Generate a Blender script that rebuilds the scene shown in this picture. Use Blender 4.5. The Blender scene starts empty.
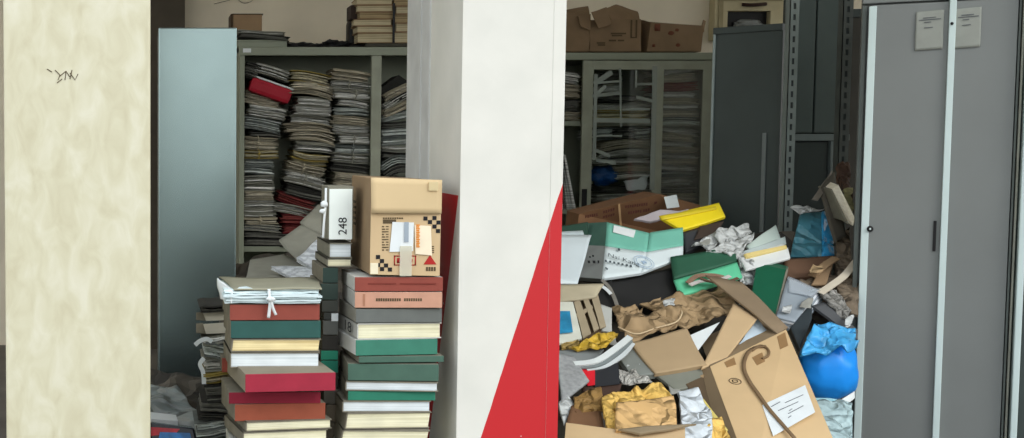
import bpy, bmesh, math, random
from mathutils import Vector, Matrix, noise, Euler

# ------------------------------------------------------------------ camera, world, light, exposure
F = 1200.0; X0 = 150.0; Y0 = 219.0; EYE = 1.3; PITCH = math.atan((Y0-145.0)/F)
cam_data = bpy.data.cameras.new('camera'); cam = bpy.data.objects.new('camera', cam_data)
bpy.context.scene.collection.objects.link(cam); bpy.context.scene.camera = cam
cam_data.sensor_width = 36; cam_data.lens = F/1024*36
cam_data.shift_x = (512-X0)/1024; cam_data.clip_start = .05; cam_data.clip_end = 200
cam.location = (0, 0, EYE); cam.rotation_euler = (math.pi/2-PITCH, 0, 0)

world = bpy.data.worlds.new('sky'); bpy.context.scene.world = world; world.use_nodes = True
wn = world.node_tree; bg = wn.nodes['Background']
tc = wn.nodes.new('ShaderNodeTexCoord'); sp = wn.nodes.new('ShaderNodeSeparateXYZ'); cr = wn.nodes.new('ShaderNodeValToRGB')
wn.links.new(tc.outputs['Generated'], sp.inputs[0]); wn.links.new(sp.outputs['Z'], cr.inputs['Fac']); wn.links.new(cr.outputs['Color'], bg.inputs['Color'])
cr.color_ramp.elements[0].position = 0.0; cr.color_ramp.elements[0].color = (1.0, 1.0, .97, 1)
cr.color_ramp.elements[1].position = 0.8; cr.color_ramp.elements[1].color = (.80, .88, 1.0, 1)
bg.inputs['Strength'].default_value = 1.42
sun_d = bpy.data.lights.new('sun', 'SUN'); sun = bpy.data.objects.new('sun', sun_d); bpy.context.scene.collection.objects.link(sun)
sun_d.energy = 1.1; sun_d.angle = math.radians(28); sun_d.color = (1.0, .97, .90)
sun.rotation_euler = Vector((-.50, .80, -.62)).to_track_quat('-Z', 'Y').to_euler()
vs = bpy.context.scene.view_settings
vs.view_transform = 'Standard'; vs.look = 'None'; vs.gamma = 1; vs.use_curve_mapping = False; vs.exposure = 0.2

# ------------------------------------------------------------------ helpers
C = bpy.context.scene.collection
rnd = random.Random(7)
ct, st = math.cos(PITCH), math.sin(PITCH)
def P(px, py, Y):
    u = (px-X0)/F; v = -(py-Y0)/F
    d = Vector((u, ct+v*st, -st+v*ct)); t = Y/d.y
    return Vector((d.x*t, Y, EYE+d.z*t))
def lin(c):
    return tuple(((x/255)/12.92 if x/255 <= .04045 else ((x/255+.055)/1.055)**2.4) for x in c)
_m = {}
def M(key, rgb=None, rough=.8, var=.12, scale=9, metal=0, bump=.0, stripes=None, spec=.35, crease=0):
    """procedural material: base colour broken up by noise; stripes = (sx, sy, sz, amount, dark rgb) stretched noise for page edges"""
    if key in _m: return _m[key]
    m = bpy.data.materials.new(key); m.use_nodes = True; nt = m.node_tree; b = nt.nodes['Principled BSDF']
    c = lin(rgb)
    t = nt.nodes.new('ShaderNodeTexCoord'); n = nt.nodes.new('ShaderNodeTexNoise'); n.inputs['Scale'].default_value = scale; n.inputs['Detail'].default_value = 5
    nt.links.new(t.outputs['Object'], n.inputs['Vector'])
    r = nt.nodes.new('ShaderNodeValToRGB'); nt.links.new(n.outputs['Fac'], r.inputs['Fac'])
    r.color_ramp.elements[0].position = .3; r.color_ramp.elements[1].position = .7
    r.color_ramp.elements[0].color = tuple(x*(1-var) for x in c)+(1,); r.color_ramp.elements[1].color = tuple(min(1, x*(1+var)) for x in c)+(1,)
    out = r.outputs['Color']
    if stripes:
        mp = nt.nodes.new('ShaderNodeMapping'); mp.inputs['Scale'].default_value = stripes[:3]
        n2 = nt.nodes.new('ShaderNodeTexNoise'); n2.inputs['Scale'].default_value = 1; n2.inputs['Detail'].default_value = 3
        nt.links.new(t.outputs['Object'], mp.inputs['Vector']); nt.links.new(mp.outputs[0], n2.inputs['Vector'])
        r2 = nt.nodes.new('ShaderNodeValToRGB'); nt.links.new(n2.outputs['Fac'], r2.inputs['Fac'])
        r2.color_ramp.elements[0].position = .42; r2.color_ramp.elements[0].color = lin(stripes[4])+(1,)
        r2.color_ramp.elements[1].position = .56; r2.color_ramp.elements[1].color = (1, 1, 1, 1)
        mx = nt.nodes.new('ShaderNodeMix'); mx.data_type = 'RGBA'; mx.blend_type = 'MULTIPLY'; mx.inputs[0].default_value = stripes[3]
        nt.links.new(out, mx.inputs[6]); nt.links.new(r2.outputs['Color'], mx.inputs[7]); out = mx.outputs[2]
    nt.links.new(out, b.inputs['Base Color'])
    b.inputs['Roughness'].default_value = rough; b.inputs['Metallic'].default_value = metal; b.inputs['Specular IOR Level'].default_value = spec
    if bump:
        bp = nt.nodes.new('ShaderNodeBump'); bp.inputs['Strength'].default_value = bump; bp.inputs['Distance'].default_value = .01
        nt.links.new(n.outputs['Fac'], bp.inputs['Height']); nt.links.new(bp.outputs[0], b.inputs['Normal'])
    if crease:
        w = nt.nodes.new('ShaderNodeTexVoronoi'); w.feature = 'DISTANCE_TO_EDGE'; w.inputs['Scale'].default_value = crease
        nw = nt.nodes.new('ShaderNodeTexNoise'); nw.inputs['Scale'].default_value = crease*.6; nw.inputs['Detail'].default_value = 3
        ad = nt.nodes.new('ShaderNodeMix'); ad.data_type = 'RGBA'; ad.blend_type = 'ADD'; ad.inputs[0].default_value = .25
        nt.links.new(t.outputs['Object'], nw.inputs['Vector']); nt.links.new(t.outputs['Object'], ad.inputs[6]); nt.links.new(nw.outputs['Color'], ad.inputs[7]); nt.links.new(ad.outputs[2], w.inputs['Vector'])
        mr = nt.nodes.new('ShaderNodeMapRange'); mr.inputs[2].default_value = .25; nt.links.new(w.outputs['Distance'], mr.inputs[0])
        bp = nt.nodes.new('ShaderNodeBump'); bp.inputs['Strength'].default_value = .9; bp.inputs['Distance'].default_value = .22/crease
        nt.links.new(mr.outputs[0], bp.inputs['Height']); nt.links.new(bp.outputs[0], b.inputs['Normal'])
    _m[key] = m; return m
def paper(key, rgb, amt=.6, dark=(120, 118, 108), s=(3, 3, 260), **k): return M(key, rgb, .9, .08, 14, stripes=(s[0], s[1], s[2], amt, dark), **k)

def cr(path, n=5):
    p = [Vector(q) for q in path]; p = [p[0]]+p+[p[-1]]; out = []
    for i in range(1, len(p)-2):
        for k in range(n):
            t = k/n; out.append(.5*((2*p[i])+(p[i+1]-p[i-1])*t+(2*p[i-1]-5*p[i]+4*p[i+1]-p[i+2])*t*t+(3*p[i]-p[i-1]-3*p[i+1]+p[i+2])*t**3))
    return out+[p[-2]]
class MB:
    def __init__(s): s.v = []; s.f = []; s.smooth = False; s.flat = set()
    def add(s, vs, fs):
        o = len(s.v); s.v += [Vector(v) for v in vs]; s.f += [tuple(i+o for i in f) for f in fs]; return s
    def box(s, a, b, bev=0):
        x0, y0, z0 = (min(a[i], b[i]) for i in range(3)); x1, y1, z1 = (max(a[i], b[i]) for i in range(3))
        return s.hexa([(x0,y0,z0),(x1,y0,z0),(x1,y0,z1),(x0,y0,z1),(x0,y1,z0),(x1,y1,z0),(x1,y1,z1),(x0,y1,z1)], bev)
    def hexa(s, c, bev=0):
        fs = [(0,1,2,3),(5,4,7,6),(4,0,3,7),(1,5,6,2),(3,2,6,7),(4,5,1,0)]
        if not bev: return s.add(c, fs)
        bm = bmesh.new(); vs_ = [bm.verts.new(v) for v in c]
        for f in fs: bm.faces.new([vs_[i] for i in f])
        bmesh.ops.bevel(bm, geom=list(bm.edges), offset=bev, segments=2, affect='EDGES', profile=.6)
        bm.verts.index_update(); s.add([v.co.copy() for v in bm.verts], [[v.index for v in f.verts] for f in bm.faces]); bm.free(); return s
    def prism(s, pts, off):
        n = len(pts); pts = [Vector(p) for p in pts]; off = Vector(off)
        return s.add(pts+[p+off for p in pts], [tuple(range(n))[::-1], tuple(range(n, 2*n))]+[(i, (i+1) % n, (i+1) % n+n, i+n) for i in range(n)])
    def tube(s, path, r, k=6):
        path = cr(path) if 3 < len(path) < 12 else [Vector(p) for p in path]; rings = []
        for i, p in enumerate(path):
            d = (path[min(i+1, len(path)-1)]-path[max(i-1, 0)]).normalized()
            a = d.cross(Vector((0, 0, 1)) if abs(d.z) < .9 else Vector((1, 0, 0))).normalized(); b = d.cross(a)
            rings.append([p+a*math.cos(t*2*math.pi/k)*r+b*math.sin(t*2*math.pi/k)*r for t in range(k)])
        vs_ = [v for q in rings for v in q]; fs = [tuple(range(k))[::-1], tuple(range((len(path)-1)*k, len(path)*k))]
        for i in range(len(path)-1):
            for j in range(k): fs.append((i*k+j, i*k+(j+1) % k, (i+1)*k+(j+1) % k, (i+1)*k+j))
        return s.add(vs_, fs)
    def ribbon(s, path, w, t, side):
        side = Vector(side).normalized(); path = cr(path) if len(path) > 2 else [Vector(p) for p in path]
        c = []
        for i, p in enumerate(path):
            d = (path[min(i+1, len(path)-1)]-path[max(i-1, 0)]).normalized(); n = d.cross(side).normalized(); a = n.cross(d).normalized()
            c += [p-a*w/2-n*t/2, p+a*w/2-n*t/2, p+a*w/2+n*t/2, p-a*w/2+n*t/2]
        fs = [(0,3,2,1), tuple(len(c)-4+i for i in range(4))]
        for i in range(len(path)-1):
            for j in range(4): fs.append((i*4+j, i*4+(j+1) % 4, i*4+4+(j+1) % 4, i*4+4+j))
        return s.add(c, fs)
    def sheet(s, q, t, nu=8, nv=8, amp=0, freq=6, seed=0, sag=0, ridged=False, back=None):
        """quad q = TL,TR,BR,BL turned into a sheet of thickness t with folds of height amp"""
        q = [Vector(p) for p in q]; n = (q[1]-q[0]).cross(q[3]-q[0]).normalized()
        if n.y > 0: n = -n
        bk = Vector(back).normalized()*t if back else -n*t
        fr = []
        for j in range(nv+1):
            for i in range(nu+1):
                u, v = i/nu, j/nv; p = (q[0]*(1-u)+q[1]*u)*(1-v)+(q[3]*(1-u)+q[2]*u)*v
                h = noise.noise(p*freq+Vector((seed*3.1, seed, 0)))
                if ridged:
                    w_ = p+Vector((noise.noise(p*freq*.5), 0, noise.noise(p*freq*.5+Vector((5, 5, 5)))))*.05; h = 0
                    for kk in range(4):
                        aa = seed*1.3+kk*1.1; q_ = (w_.x*math.cos(aa)+w_.z*math.sin(aa)+w_.y*.3)*freq*(.55+.5*kk)+kk*.37+seed; h += (abs((q_ % 1)*2-1)*2-1)*(.75, .55, .35, .25)[kk]
                    h = h*(.5+.5*abs(noise.noise(p*freq*.8+Vector((0, seed, 0)))*2)+.2)
                e = amp*.6
                p2 = p+n*(h*amp)+n*sag*math.sin(math.pi*u)*math.sin(math.pi*v)
                p2 += Vector((noise.noise(p*freq*1.7+Vector((9, seed, 0))), 0, noise.noise(p*freq*1.7+Vector((seed, 9, 3)))))*e
                fr.append(p2)
        N = len(fr); W = nu+1; fs = []
        for j in range(nv):
            for i in range(nu):
                a = j*W+i; fs.append((a, a+W, a+W+1, a+1)); fs.append((a+N, a+N+1, a+N+W+1, a+N+W))
        rim = [i for i in range(W)]+[j*W+nu for j in range(1, nv+1)]+[nv*W+i for i in range(nu-1, -1, -1)]+[j*W for j in range(nv-1, 0, -1)]
        k0 = len(s.f)+len(fs)
        for a, b in zip(rim, rim[1:]+rim[:1]): fs.append((a, b, b+N, a+N))
        s.flat |= set(range(k0, len(s.f)+len(fs)))
        return s.add(fr+[p+bk for p in fr], fs)
    def lump(s, c, r, amp=.2, freq=4, seed=0, sub=4, flat=False):
        bm = bmesh.new(); bmesh.ops.create_icosphere(bm, subdivisions=sub, radius=1)
        for v in bm.verts:
            d = v.co.normalized(); h = 1+amp*(noise.noise(d*freq*.5+Vector((seed, 0, 0)))+.6*(abs(noise.noise(d*freq+Vector((0, seed, 0))))-.3)*2*(1 if not flat else .3))
            v.co = Vector((c[0]+d.x*r[0]*h, c[1]+d.y*r[1]*h, c[2]+d.z*r[2]*h))
        bm.verts.index_update(); s.add([v.co.copy() for v in bm.verts], [[v.index for v in f.verts] for f in bm.faces]); bm.free(); s.smooth = True; return s
    def text(s, txt, o, right, up, size, ext=.0004, wide=1):
        cu = bpy.data.curves.new('t', 'FONT'); cu.body = txt; cu.size = 1; cu.extrude = .0; cu.align_x = 'LEFT'
        ob = bpy.data.objects.new('t', cu); C.objects.link(ob)
        dg = bpy.context.evaluated_depsgraph_get(); me = bpy.data.meshes.new_from_object(ob.evaluated_get(dg))
        right = Vector(right).normalized()*size*wide; up = Vector(up).normalized()*size; n = right.cross(up).normalized()
        s.add([Vector(o)+right*v.co.x+up*v.co.y+n*ext for v in me.vertices], [tuple(f.vertices) for f in me.polygons])
        bpy.data.objects.remove(ob); bpy.data.meshes.remove(me); bpy.data.curves.remove(cu); return s
    def rot(s, c, ang, axis='Z', start=0):
        m = Matrix.Rotation(ang, 3, axis); c = Vector(c)
        for i in range(start, len(s.v)): s.v[i] = c+m@(s.v[i]-c)
        return s
    def base(s):
        xs = [v.x for v in s.v]; ys = [v.y for v in s.v]; return Vector(((min(xs)+max(xs))/2, (min(ys)+max(ys))/2, min(v.z for v in s.v)))
    def build(s, name, mat, parent=None, smooth=None, label=None):
        o0 = parent['_o'] if parent is not None else s.base()
        o0 = Vector(o0)
        me = bpy.data.meshes.new(name); me.from_pydata([v-o0 for v in s.v], [], s.f); me.materials.append(mat)
        bm = bmesh.new(); bm.from_mesh(me); bmesh.ops.recalc_face_normals(bm, faces=bm.faces); bm.to_mesh(me); bm.free()
        if (s.smooth if smooth is None else smooth): me.polygons.foreach_set('use_smooth', [i not in s.flat for i in range(len(me.polygons))])
        o = bpy.data.objects.new(name, me); C.objects.link(o)
        if parent is not None: o.parent = parent
        else: o.location = o0
        o['_o'] = list(o0)
        if label: o['label'] = label
        return o
def tag(o, label, cat, group=None):
    o['label'] = label; o['category'] = cat
    if group: o['group'] = group
    return o
def thing(name, label, cat, loc, group=None):
    o = bpy.data.objects.new(name, None); C.objects.link(o); o.location = loc; o['_o'] = list(loc); o.empty_display_size = .1
    return tag(o, label, cat, group)
def struct(name, mb, mat):
    o = mb.build(name, mat); o['kind'] = 'structure'; return o

# ------------------------------------------------------------------ materials
def clearmat(key, rgb, alpha, rough=.1):
    m = bpy.data.materials.new(key); m.use_nodes = True; nt = m.node_tree; b = nt.nodes['Principled BSDF']
    b.inputs['Base Color'].default_value = lin(rgb)+(1,); b.inputs['Roughness'].default_value = rough; b.inputs['Alpha'].default_value = alpha; b.inputs['Specular IOR Level'].default_value = .5
    n = nt.nodes.new('ShaderNodeTexNoise'); n.inputs['Scale'].default_value = 14
    t = nt.nodes.new('ShaderNodeTexCoord'); nt.links.new(t.outputs['Object'], n.inputs['Vector'])
    bp = nt.nodes.new('ShaderNodeBump'); bp.inputs['Strength'].default_value = .25; bp.inputs['Distance'].default_value = .01
    nt.links.new(n.outputs['Fac'], bp.inputs['Height']); nt.links.new(bp.outputs[0], b.inputs['Normal']); return m
def glassmat():
    m = bpy.data.materials.new('cabinet_glass'); m.use_nodes = True; nt = m.node_tree; nt.nodes.remove(nt.nodes['Principled BSDF'])
    g = nt.nodes.new('ShaderNodeBsdfGlossy'); g.inputs['Roughness'].default_value = .04; tr = nt.nodes.new('ShaderNodeBsdfTransparent'); tr.inputs[0].default_value = (.95, .97, .96, 1)
    fr = nt.nodes.new('ShaderNodeFresnel'); fr.inputs[0].default_value = 1.5; mx = nt.nodes.new('ShaderNodeMixShader')
    nt.links.new(fr.outputs[0], mx.inputs[0]); nt.links.new(tr.outputs[0], mx.inputs[1]); nt.links.new(g.outputs[0], mx.inputs[2])
    nt.links.new(mx.outputs[0], nt.nodes['Material Output'].inputs[0]); return m
glass = glassmat()
floor_m = M('concrete_floor', (100, 95, 88), .8, .25, 3)
ground_m = M('courtyard_paving', (96, 93, 88), .85, .15, 2)
wall_m = M('plaster_wall', (232, 222, 200), .9, .10, 2.5, bump=.1)
ceil_m = M('ceiling_paint', (232, 230, 222), .9)
steel_pale = M('pale_blue_steel', (150, 170, 170), .24, .05, 4, metal=.9)
steel_green = M('olive_grey_steel', (138, 144, 126), .45, .06, 5, metal=.15)
steel_dark = M('slate_steel', (64, 73, 71), .45, .10, 4, metal=.15)
steel_mid = M('grey_steel', (126, 130, 128), .5, .05, 3, metal=.15)
edge_shine = M('steel_edge_shine', (205, 222, 220), .4, .04, 4)  # shine of the door edges put into a lighter steel colour
black = M('black_plastic', (16, 16, 17), .5)
ink = M('black_ink', (22, 22, 26), .7); ink_grey = M('grey_print', (95, 100, 104), .8); ink_brown = M('brown_print', (74, 34, 22), .8); ink_red = M('red_print', (170, 40, 36), .8)
ink_olive = M('brown_box_print', (88, 74, 52), .8)
white_p = M('white_paper', (226, 232, 232), .8, .05, 12)
cream_pages = paper('cream_page_edges', (234, 230, 200), .35, (180, 172, 130))
yell_pages = paper('yellowed_page_edges', (238, 222, 170), .45, (170, 140, 80))
white_pages = paper('white_page_edges', (222, 230, 232), .35, (170, 180, 184))
grey_board = M('grey_board', (126, 124, 110), .85, .08, 20)
kraft = M('kraft_cardboard', (196, 168, 128), .85, .06, 8)
kraft_d = M('brown_cardboard', (150, 124, 94), .85, .12, 8)
kraft_p = M('kraft_paper', (168, 142, 106), .75, .12, 10, bump=.25, crease=9)
tape_m = clearmat('clear_tape', (225, 228, 220), .45, .2)
bundle_cols = {
 'w': (M('bundle_white', (242, 243, 236), .9, .12, 40, stripes=(5, 5, 330, .6, (110, 108, 98))), M('bundle_grey_cover', (140, 140, 128), .9, .2, 20)),
 'm': (M('bundle_mint', (226, 234, 228), .9, .12, 40, stripes=(5, 5, 330, .6, (110, 108, 98))), M('bundle_cover_slate', (104, 110, 106), .9, .2, 20)),
 'k': (M('bundle_kraft', (214, 206, 184), .9, .15, 40, stripes=(5, 5, 330, .6, (110, 108, 98))), M('bundle_kraft_cover', (164, 156, 134), .9, .2, 20)),
 'y': (M('bundle_yellow', (222, 214, 182), .9, .15, 40, stripes=(5, 5, 330, .6, (110, 108, 98))), M('bundle_yellow_cover', (150, 132, 66), .9, .2, 20)),
 'd': (M('bundle_dark', (112, 112, 104), .9, .2, 40), M('bundle_dark_cover', (46, 46, 42), .9, .2, 20)),
 'r': (M('bundle_red', (132, 62, 58), .9, .2, 40), M('bundle_red_cover', (104, 26, 34), .9, .2, 20)),
 'b': (M('bundle_blue', (52, 92, 138), .6, .2, 20), M('bundle_blue_cover', (28, 72, 128), .5, .2, 20)),
}
WORD = {'w': 'white paper', 'm': 'pale greyish paper', 'k': 'kraft brown', 'y': 'yellowed paper', 'd': 'dark covered', 'r': 'dark red', 'b': 'blue wrapped'}

# ------------------------------------------------------------------ setting
struct('floor', MB().box((-2.6, 3.3, -.1), (6.6, 8.0, 0)), floor_m)
struct('floor_courtyard', MB().box((-60, -70, -.14), (70, 3.3, -.03)), ground_m)
struct('ceiling', MB().box((-2.6, 3.5, 3.45), (6.6, 8.0, 3.6)), ceil_m)
struct('wall_back', MB().box((-2.6, 7.75, 0), (6.6, 7.95, 3.45)), wall_m)
struct('wall_left', MB().box((-2.6, 3.5, 0), (-2.4, 7.75, .9)).box((-2.6, 3.5, 3.0), (-2.4, 7.75, 3.45)).box((-2.6, 3.5, .9), (-2.4, 4.2, 3.0)).box((-2.6, 7.3, .9), (-2.4, 7.75, 3.0)), wall_m)
wf = MB()
for y_ in (4.2, 5.2, 6.25, 7.25): wf.box((-2.55, y_, .9), (-2.45, y_+.05, 3.0))
wf.box((-2.55, 4.2, .9), (-2.45, 7.3, .95)).box((-2.55, 4.2, 2.95), (-2.45, 7.3, 3.0)); struct('window_added_1', wf, ceil_m)  # unseen window, added to let daylight into the back of the room
struct('wall_right', MB().box((6.4, 3.5, 0), (6.6, 7.75, .9)).box((6.4, 3.5, 3.0), (6.6, 7.75, 3.45)).box((6.4, 3.5, .9), (6.6, 4.2, 3.0)).box((6.4, 7.3, .9), (6.6, 7.75, 3.0)), wall_m)
wf = MB()
for y_ in (4.2, 5.2, 6.25, 7.25): wf.box((6.45, y_, .9), (6.55, y_+.05, 3.0))
wf.box((6.45, 4.2, .9), (6.55, 7.3, .95)).box((6.45, 4.2, 2.95), (6.55, 7.3, 3.0)); struct('window_added_2', wf, ceil_m)  # second unseen window, added on the right to brighten the cabinets
struct('trim_lintel', MB().box((-2.6, 3.5, 3.1), (6.6, 3.94, 3.6)), ceil_m)
# brown pilaster on the back wall, left
struct('trim_pilaster', MB().box(P(140, 0, 7.6)*1, Vector((P(185, 0, 7.6).x, 7.75, 3.45))).box((P(140, 0, 7.6).x, 7.6, 0), (P(185, 0, 7.6).x, 7.75, 3.45)), M('brown_wall_strip', (78, 72, 62), .9))

def column_mat(kind):
    m = bpy.data.materials.new(kind); m.use_nodes = True; nt = m.node_tree; b = nt.nodes['Principled BSDF']; L = nt.links.new
    t = nt.nodes.new('ShaderNodeTexCoord')
    def mth(op, a, c=None):
        n = nt.nodes.new('ShaderNodeMath'); n.operation = op
        for i, x in enumerate((a, c)):
            if x is None: continue
            if isinstance(x, (int, float)): n.inputs[i].default_value = x
            else: L(x, n.inputs[i])
        return n.outputs[0]
    n = nt.nodes.new('ShaderNodeTexNoise'); n.inputs['Detail'].default_value = 6
    r = nt.nodes.new('ShaderNodeValToRGB'); L(n.outputs['Fac'], r.inputs['Fac'])
    if kind == 'beige_plaster':
        n.inputs['Scale'].default_value = 12; n.inputs['Distortion'].default_value = .7
        mp = nt.nodes.new('ShaderNodeMapping'); mp.inputs['Scale'].default_value = (1.5, 1.5, .8); L(t.outputs['Object'], mp.inputs[0]); L(mp.outputs[0], n.inputs['Vector'])
        r.color_ramp.elements[0].position = .30; r.color_ramp.elements[0].color = lin((202, 196, 166))+(1,)
        r.color_ramp.elements[1].position = .72; r.color_ramp.elements[1].color = lin((222, 219, 197))+(1,)
        e = r.color_ramp.elements.new(.5); e.color = lin((212, 208, 180))+(1,)
        L(r.outputs[0], b.inputs['Base Color'])
        rr = nt.nodes.new('ShaderNodeMapRange'); L(n.outputs['Fac'], rr.inputs[0]); rr.inputs[3].default_value = .65; rr.inputs[4].default_value = .3; L(rr.outputs[0], b.inputs['Roughness'])
        bp = nt.nodes.new('ShaderNodeBump'); bp.inputs['Strength'].default_value = .12; bp.inputs['Distance'].default_value = .01; L(n.outputs['Fac'], bp.inputs['Height']); L(bp.outputs[0], b.inputs['Normal'])
    else:
        n.inputs['Scale'].default_value = 5; L(t.outputs['Object'], n.inputs['Vector'])
        r.color_ramp.elements[0].position = .3; r.color_ramp.elements[0].color = lin((216, 216, 207))+(1,)
        r.color_ramp.elements[1].position = .7; r.color_ramp.elements[1].color = lin((229, 228, 219))+(1,)
        s = nt.nodes.new('ShaderNodeSeparateXYZ'); geo = nt.nodes.new('ShaderNodeNewGeometry'); L(geo.outputs['Position'], s.inputs[0])
        ns = nt.nodes.new('ShaderNodeSeparateXYZ'); L(geo.outputs['True Normal'], ns.inputs[0])
        X, Y, Z = s.outputs
        # front: red right of a diagonal; left face: red behind a diagonal
        jit = mth('MULTIPLY', mth('SUBTRACT', n.outputs['Fac'], .5), .006)
        fr = mth('GREATER_THAN', mth('ADD', X, jit), mth('SUBTRACT', 1.196, mth('MULTIPLY', mth('SUBTRACT', 1.163, Z), .300)))
        lf = mth('MULTIPLY', mth('GREATER_THAN', mth('ADD', Y, jit), mth('ADD', 3.52, mth('MULTIPLY', mth('SUBTRACT', 1.16, Z), .40))), mth('LESS_THAN', Z, 1.152))
        isfront = mth('GREATER_THAN', mth('MULTIPLY', ns.outputs[1], -1), .5)
        isleft = mth('GREATER_THAN', mth('MULTIPLY', ns.outputs[0], -1), .5)
        mask = mth('ADD', mth('MULTIPLY', fr, isfront), mth('MULTIPLY', lf, isleft))
        vo = nt.nodes.new('ShaderNodeTexVoronoi'); vo.inputs['Scale'].default_value = 14; L(t.outputs['Object'], vo.inputs['Vector'])
        chip = mth('LESS_THAN', vo.outputs['Distance'], .05); mask = mth('MULTIPLY', mask, mth('SUBTRACT', 1, chip))
        mx = nt.nodes.new('ShaderNodeMix'); mx.data_type = 'RGBA'; L(mask, mx.inputs[0]); L(r.outputs[0], mx.inputs[6]); mx.inputs[7].default_value = lin((196, 26, 34))+(1,)
        L(mx.outputs[2], b.inputs['Base Color']); b.inputs['Roughness'].default_value = .55
    return m
# left beige column
xa, xb = P(3, 0, 3.5).x, P(150.5, 0, 3.5).x
colmb = MB().box((xa, 3.5, 0), (xb, 3.92, 3.1), .006)
left_col = struct('trim_column_left', colmb, column_mat('beige_plaster'))
scr = MB(); sY = 3.4985
for pts in ([(55,70),(60,75),(58,80)], [(60,76),(66,71),(70,77)], [(66,71),(65,80)], [(70,73),(75,80),(78,74)], [(47,69),(52,72)], [(57,83),(62,79)], [(72,70),(70,79)]):
    scr.tube([P(a, b, sY) for a, b in pts], .0012, 4)
scr = scr.build('scribble', ink_olive, left_col)
# middle white column with red paint, corner beads, and rear strip
cx0, cx1 = P(460, 219, 3.5).x, P(561.5, 219, 3.5).x; yb = 3.5*(460-150)/(427-150)
mcol = column_mat('white_and_red_paint')
mb = MB().box((cx0, 3.5, 0), (cx1, yb, 3.1))
mid_col = struct('trim_column_middle', mb, mcol)
mb = MB().box((cx0-.001, 3.4985, 0), (cx0+.03, 3.5+.001, 3.1)).box((cx1-.034, 3.4985, 0), (cx1+.001, 3.5+.001, 3.1))
mb.build('corner_bead', mcol, mid_col)
mb = MB().box((cx0-.004, yb-.02, 0), (cx0+.05, yb, 3.1)).box((cx0, yb, 0), (cx0+.1, 3.5*(460-150)/(405-150), 3.1)).box((cx0-.004, yb+.11, 0), (cx0+.02, yb+.125, 3.1))
struct('trim_column_strip', mb, M('column_side_plaster', (205, 207, 205), .7, .12, 6, bump=.2))
struct('trim_column_unseen', MB().box((4.15, 3.5, 0), (5.1, 3.9, 3.1)), mcol)  # unseen column, added to block the bright reflection in the cabinet glass
# marks on the back wall
mk = MB()
for pts in ([(214,4),(222,2),(230,0)], [(236,-2),(243,3),(250,2),(254,-1)]): mk.ribbon([P(a, b, 7.745) for a, b in pts], .012, .002, (0, 1, 0))
tag(mk.build('wall_scribble', ink_olive), 'thin dark scribble on the back wall above the pale locker', 'wall mark')

# ------------------------------------------------------------------ paper bundles
def bundle(x0, y0, x1, y1, Y, tilt=0, kind='w', label='', group=None, tied=False, sag=0, depth=.27, cat='paper bundle', seed=None):
    rr = random.Random(seed if seed is not None else int(x0*31+y0*17+Y*3))
    a = P(x0, y0, Y); b = P(x1, y1, Y); w = b.x-a.x; h = a.z-b.z; cx = (a.x+b.x)/2; z0 = b.z
    n = max(4, int(h/.0058)); pm, cm = bundle_cols[kind]; pap = MB(); cov = MB(); hh = h/n
    seg = 6; ph = rr.random()*6
    for i in range(n):
        zc = z0+i*hh; iscov = (i in (0, n-1)) or rr.random() < .22; t = hh*rr.uniform(.5, .92)
        wl = w*rr.uniform(.88, 1.02) if not iscov else w*1.02; ox = rr.uniform(-.03, .03)*w; yj = rr.uniform(-.03, .02)-(.008 if iscov else 0)
        vs_ = []
        for k in range(seg+1):
            u = k/seg; x = cx+ox+(u-.5)*wl; dz = sag*math.sin(math.pi*u)+math.sin(u*5+ph)*hh*.35+rr.uniform(-.12, .12)*hh
            e = 1 if 0 < k < seg else rr.uniform(.3, .9)
            yy = Y+yj+rr.uniform(-.003, .003)
            vs_ += [(x, yy, zc+dz), (x, yy, zc+dz+t*e), (x, yy+depth, zc+dz+t*e), (x, yy+depth, zc+dz)]
        fs = [(0,1,2,3), tuple(4*seg+q for q in (3,2,1,0))]
        for k in range(seg):
            for j in range(4): fs.append((k*4+j, (k+1)*4+j, (k+1)*4+(j+1) % 4, k*4+(j+1) % 4))
        (cov if iscov else pap).add(vs_, fs)
    c = Vector((cx, Y+.1, z0+h/2)); ang = math.radians(tilt)
    pap.rot(c, -ang, 'Y'); cov.rot(c, -ang, 'Y')
    t = thing('paper_bundle', label, cat, (cx, Y+depth/2, z0), group)
    if pap.v: pap.build('paper_stack', pm, t)
    cov.build('folder_cover', cm, t)
    if tied:
        s = MB(); xx = cx+rr.uniform(-.1, .1)*w
        s.ribbon([(xx, Y-.03, z0-.002), (xx+.006, Y-.036, z0+h/2), (xx, Y-.03, z0+h+.002), (xx, Y+.1, z0+h+.004)], .006, .002, (1, 0, 0)); s.lump((xx+.004, Y-.037, z0+h*.55), (.01, .006, .008), sub=2)
        s.rot(c, -ang, 'Y'); s.build('string', cm, t)
    return t
ORD = ['topmost', 'second', 'third', 'fourth', 'fifth', 'sixth', 'seventh', 'eighth', 'ninth', 'tenth', 'eleventh', 'twelfth', 'thirteenth', 'fourteenth', 'fifteenth', 'sixteenth', 'seventeenth', 'eighteenth', 'nineteenth', 'twentieth']
def pile(rows, where, group, Y, depth=.27):
    for i, r in enumerate(rows):
        x0, y0, x1, y1, tilt, kind = r[:6]; tied = 't' in (r[6] if len(r) > 6 else ''); sag = r[7] if len(r) > 7 else 0
        lab = ('tied ' if tied else '')+WORD[kind]+' bundle, '+(ORD[i] if i == 0 else ORD[i]+' from top')+', '+where
        bundle(x0, y0, x1, y1, Y+random.Random(i*7+int(x0)).uniform(-.02, .03), tilt, kind, lab, group, tied, sag, depth)

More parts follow.
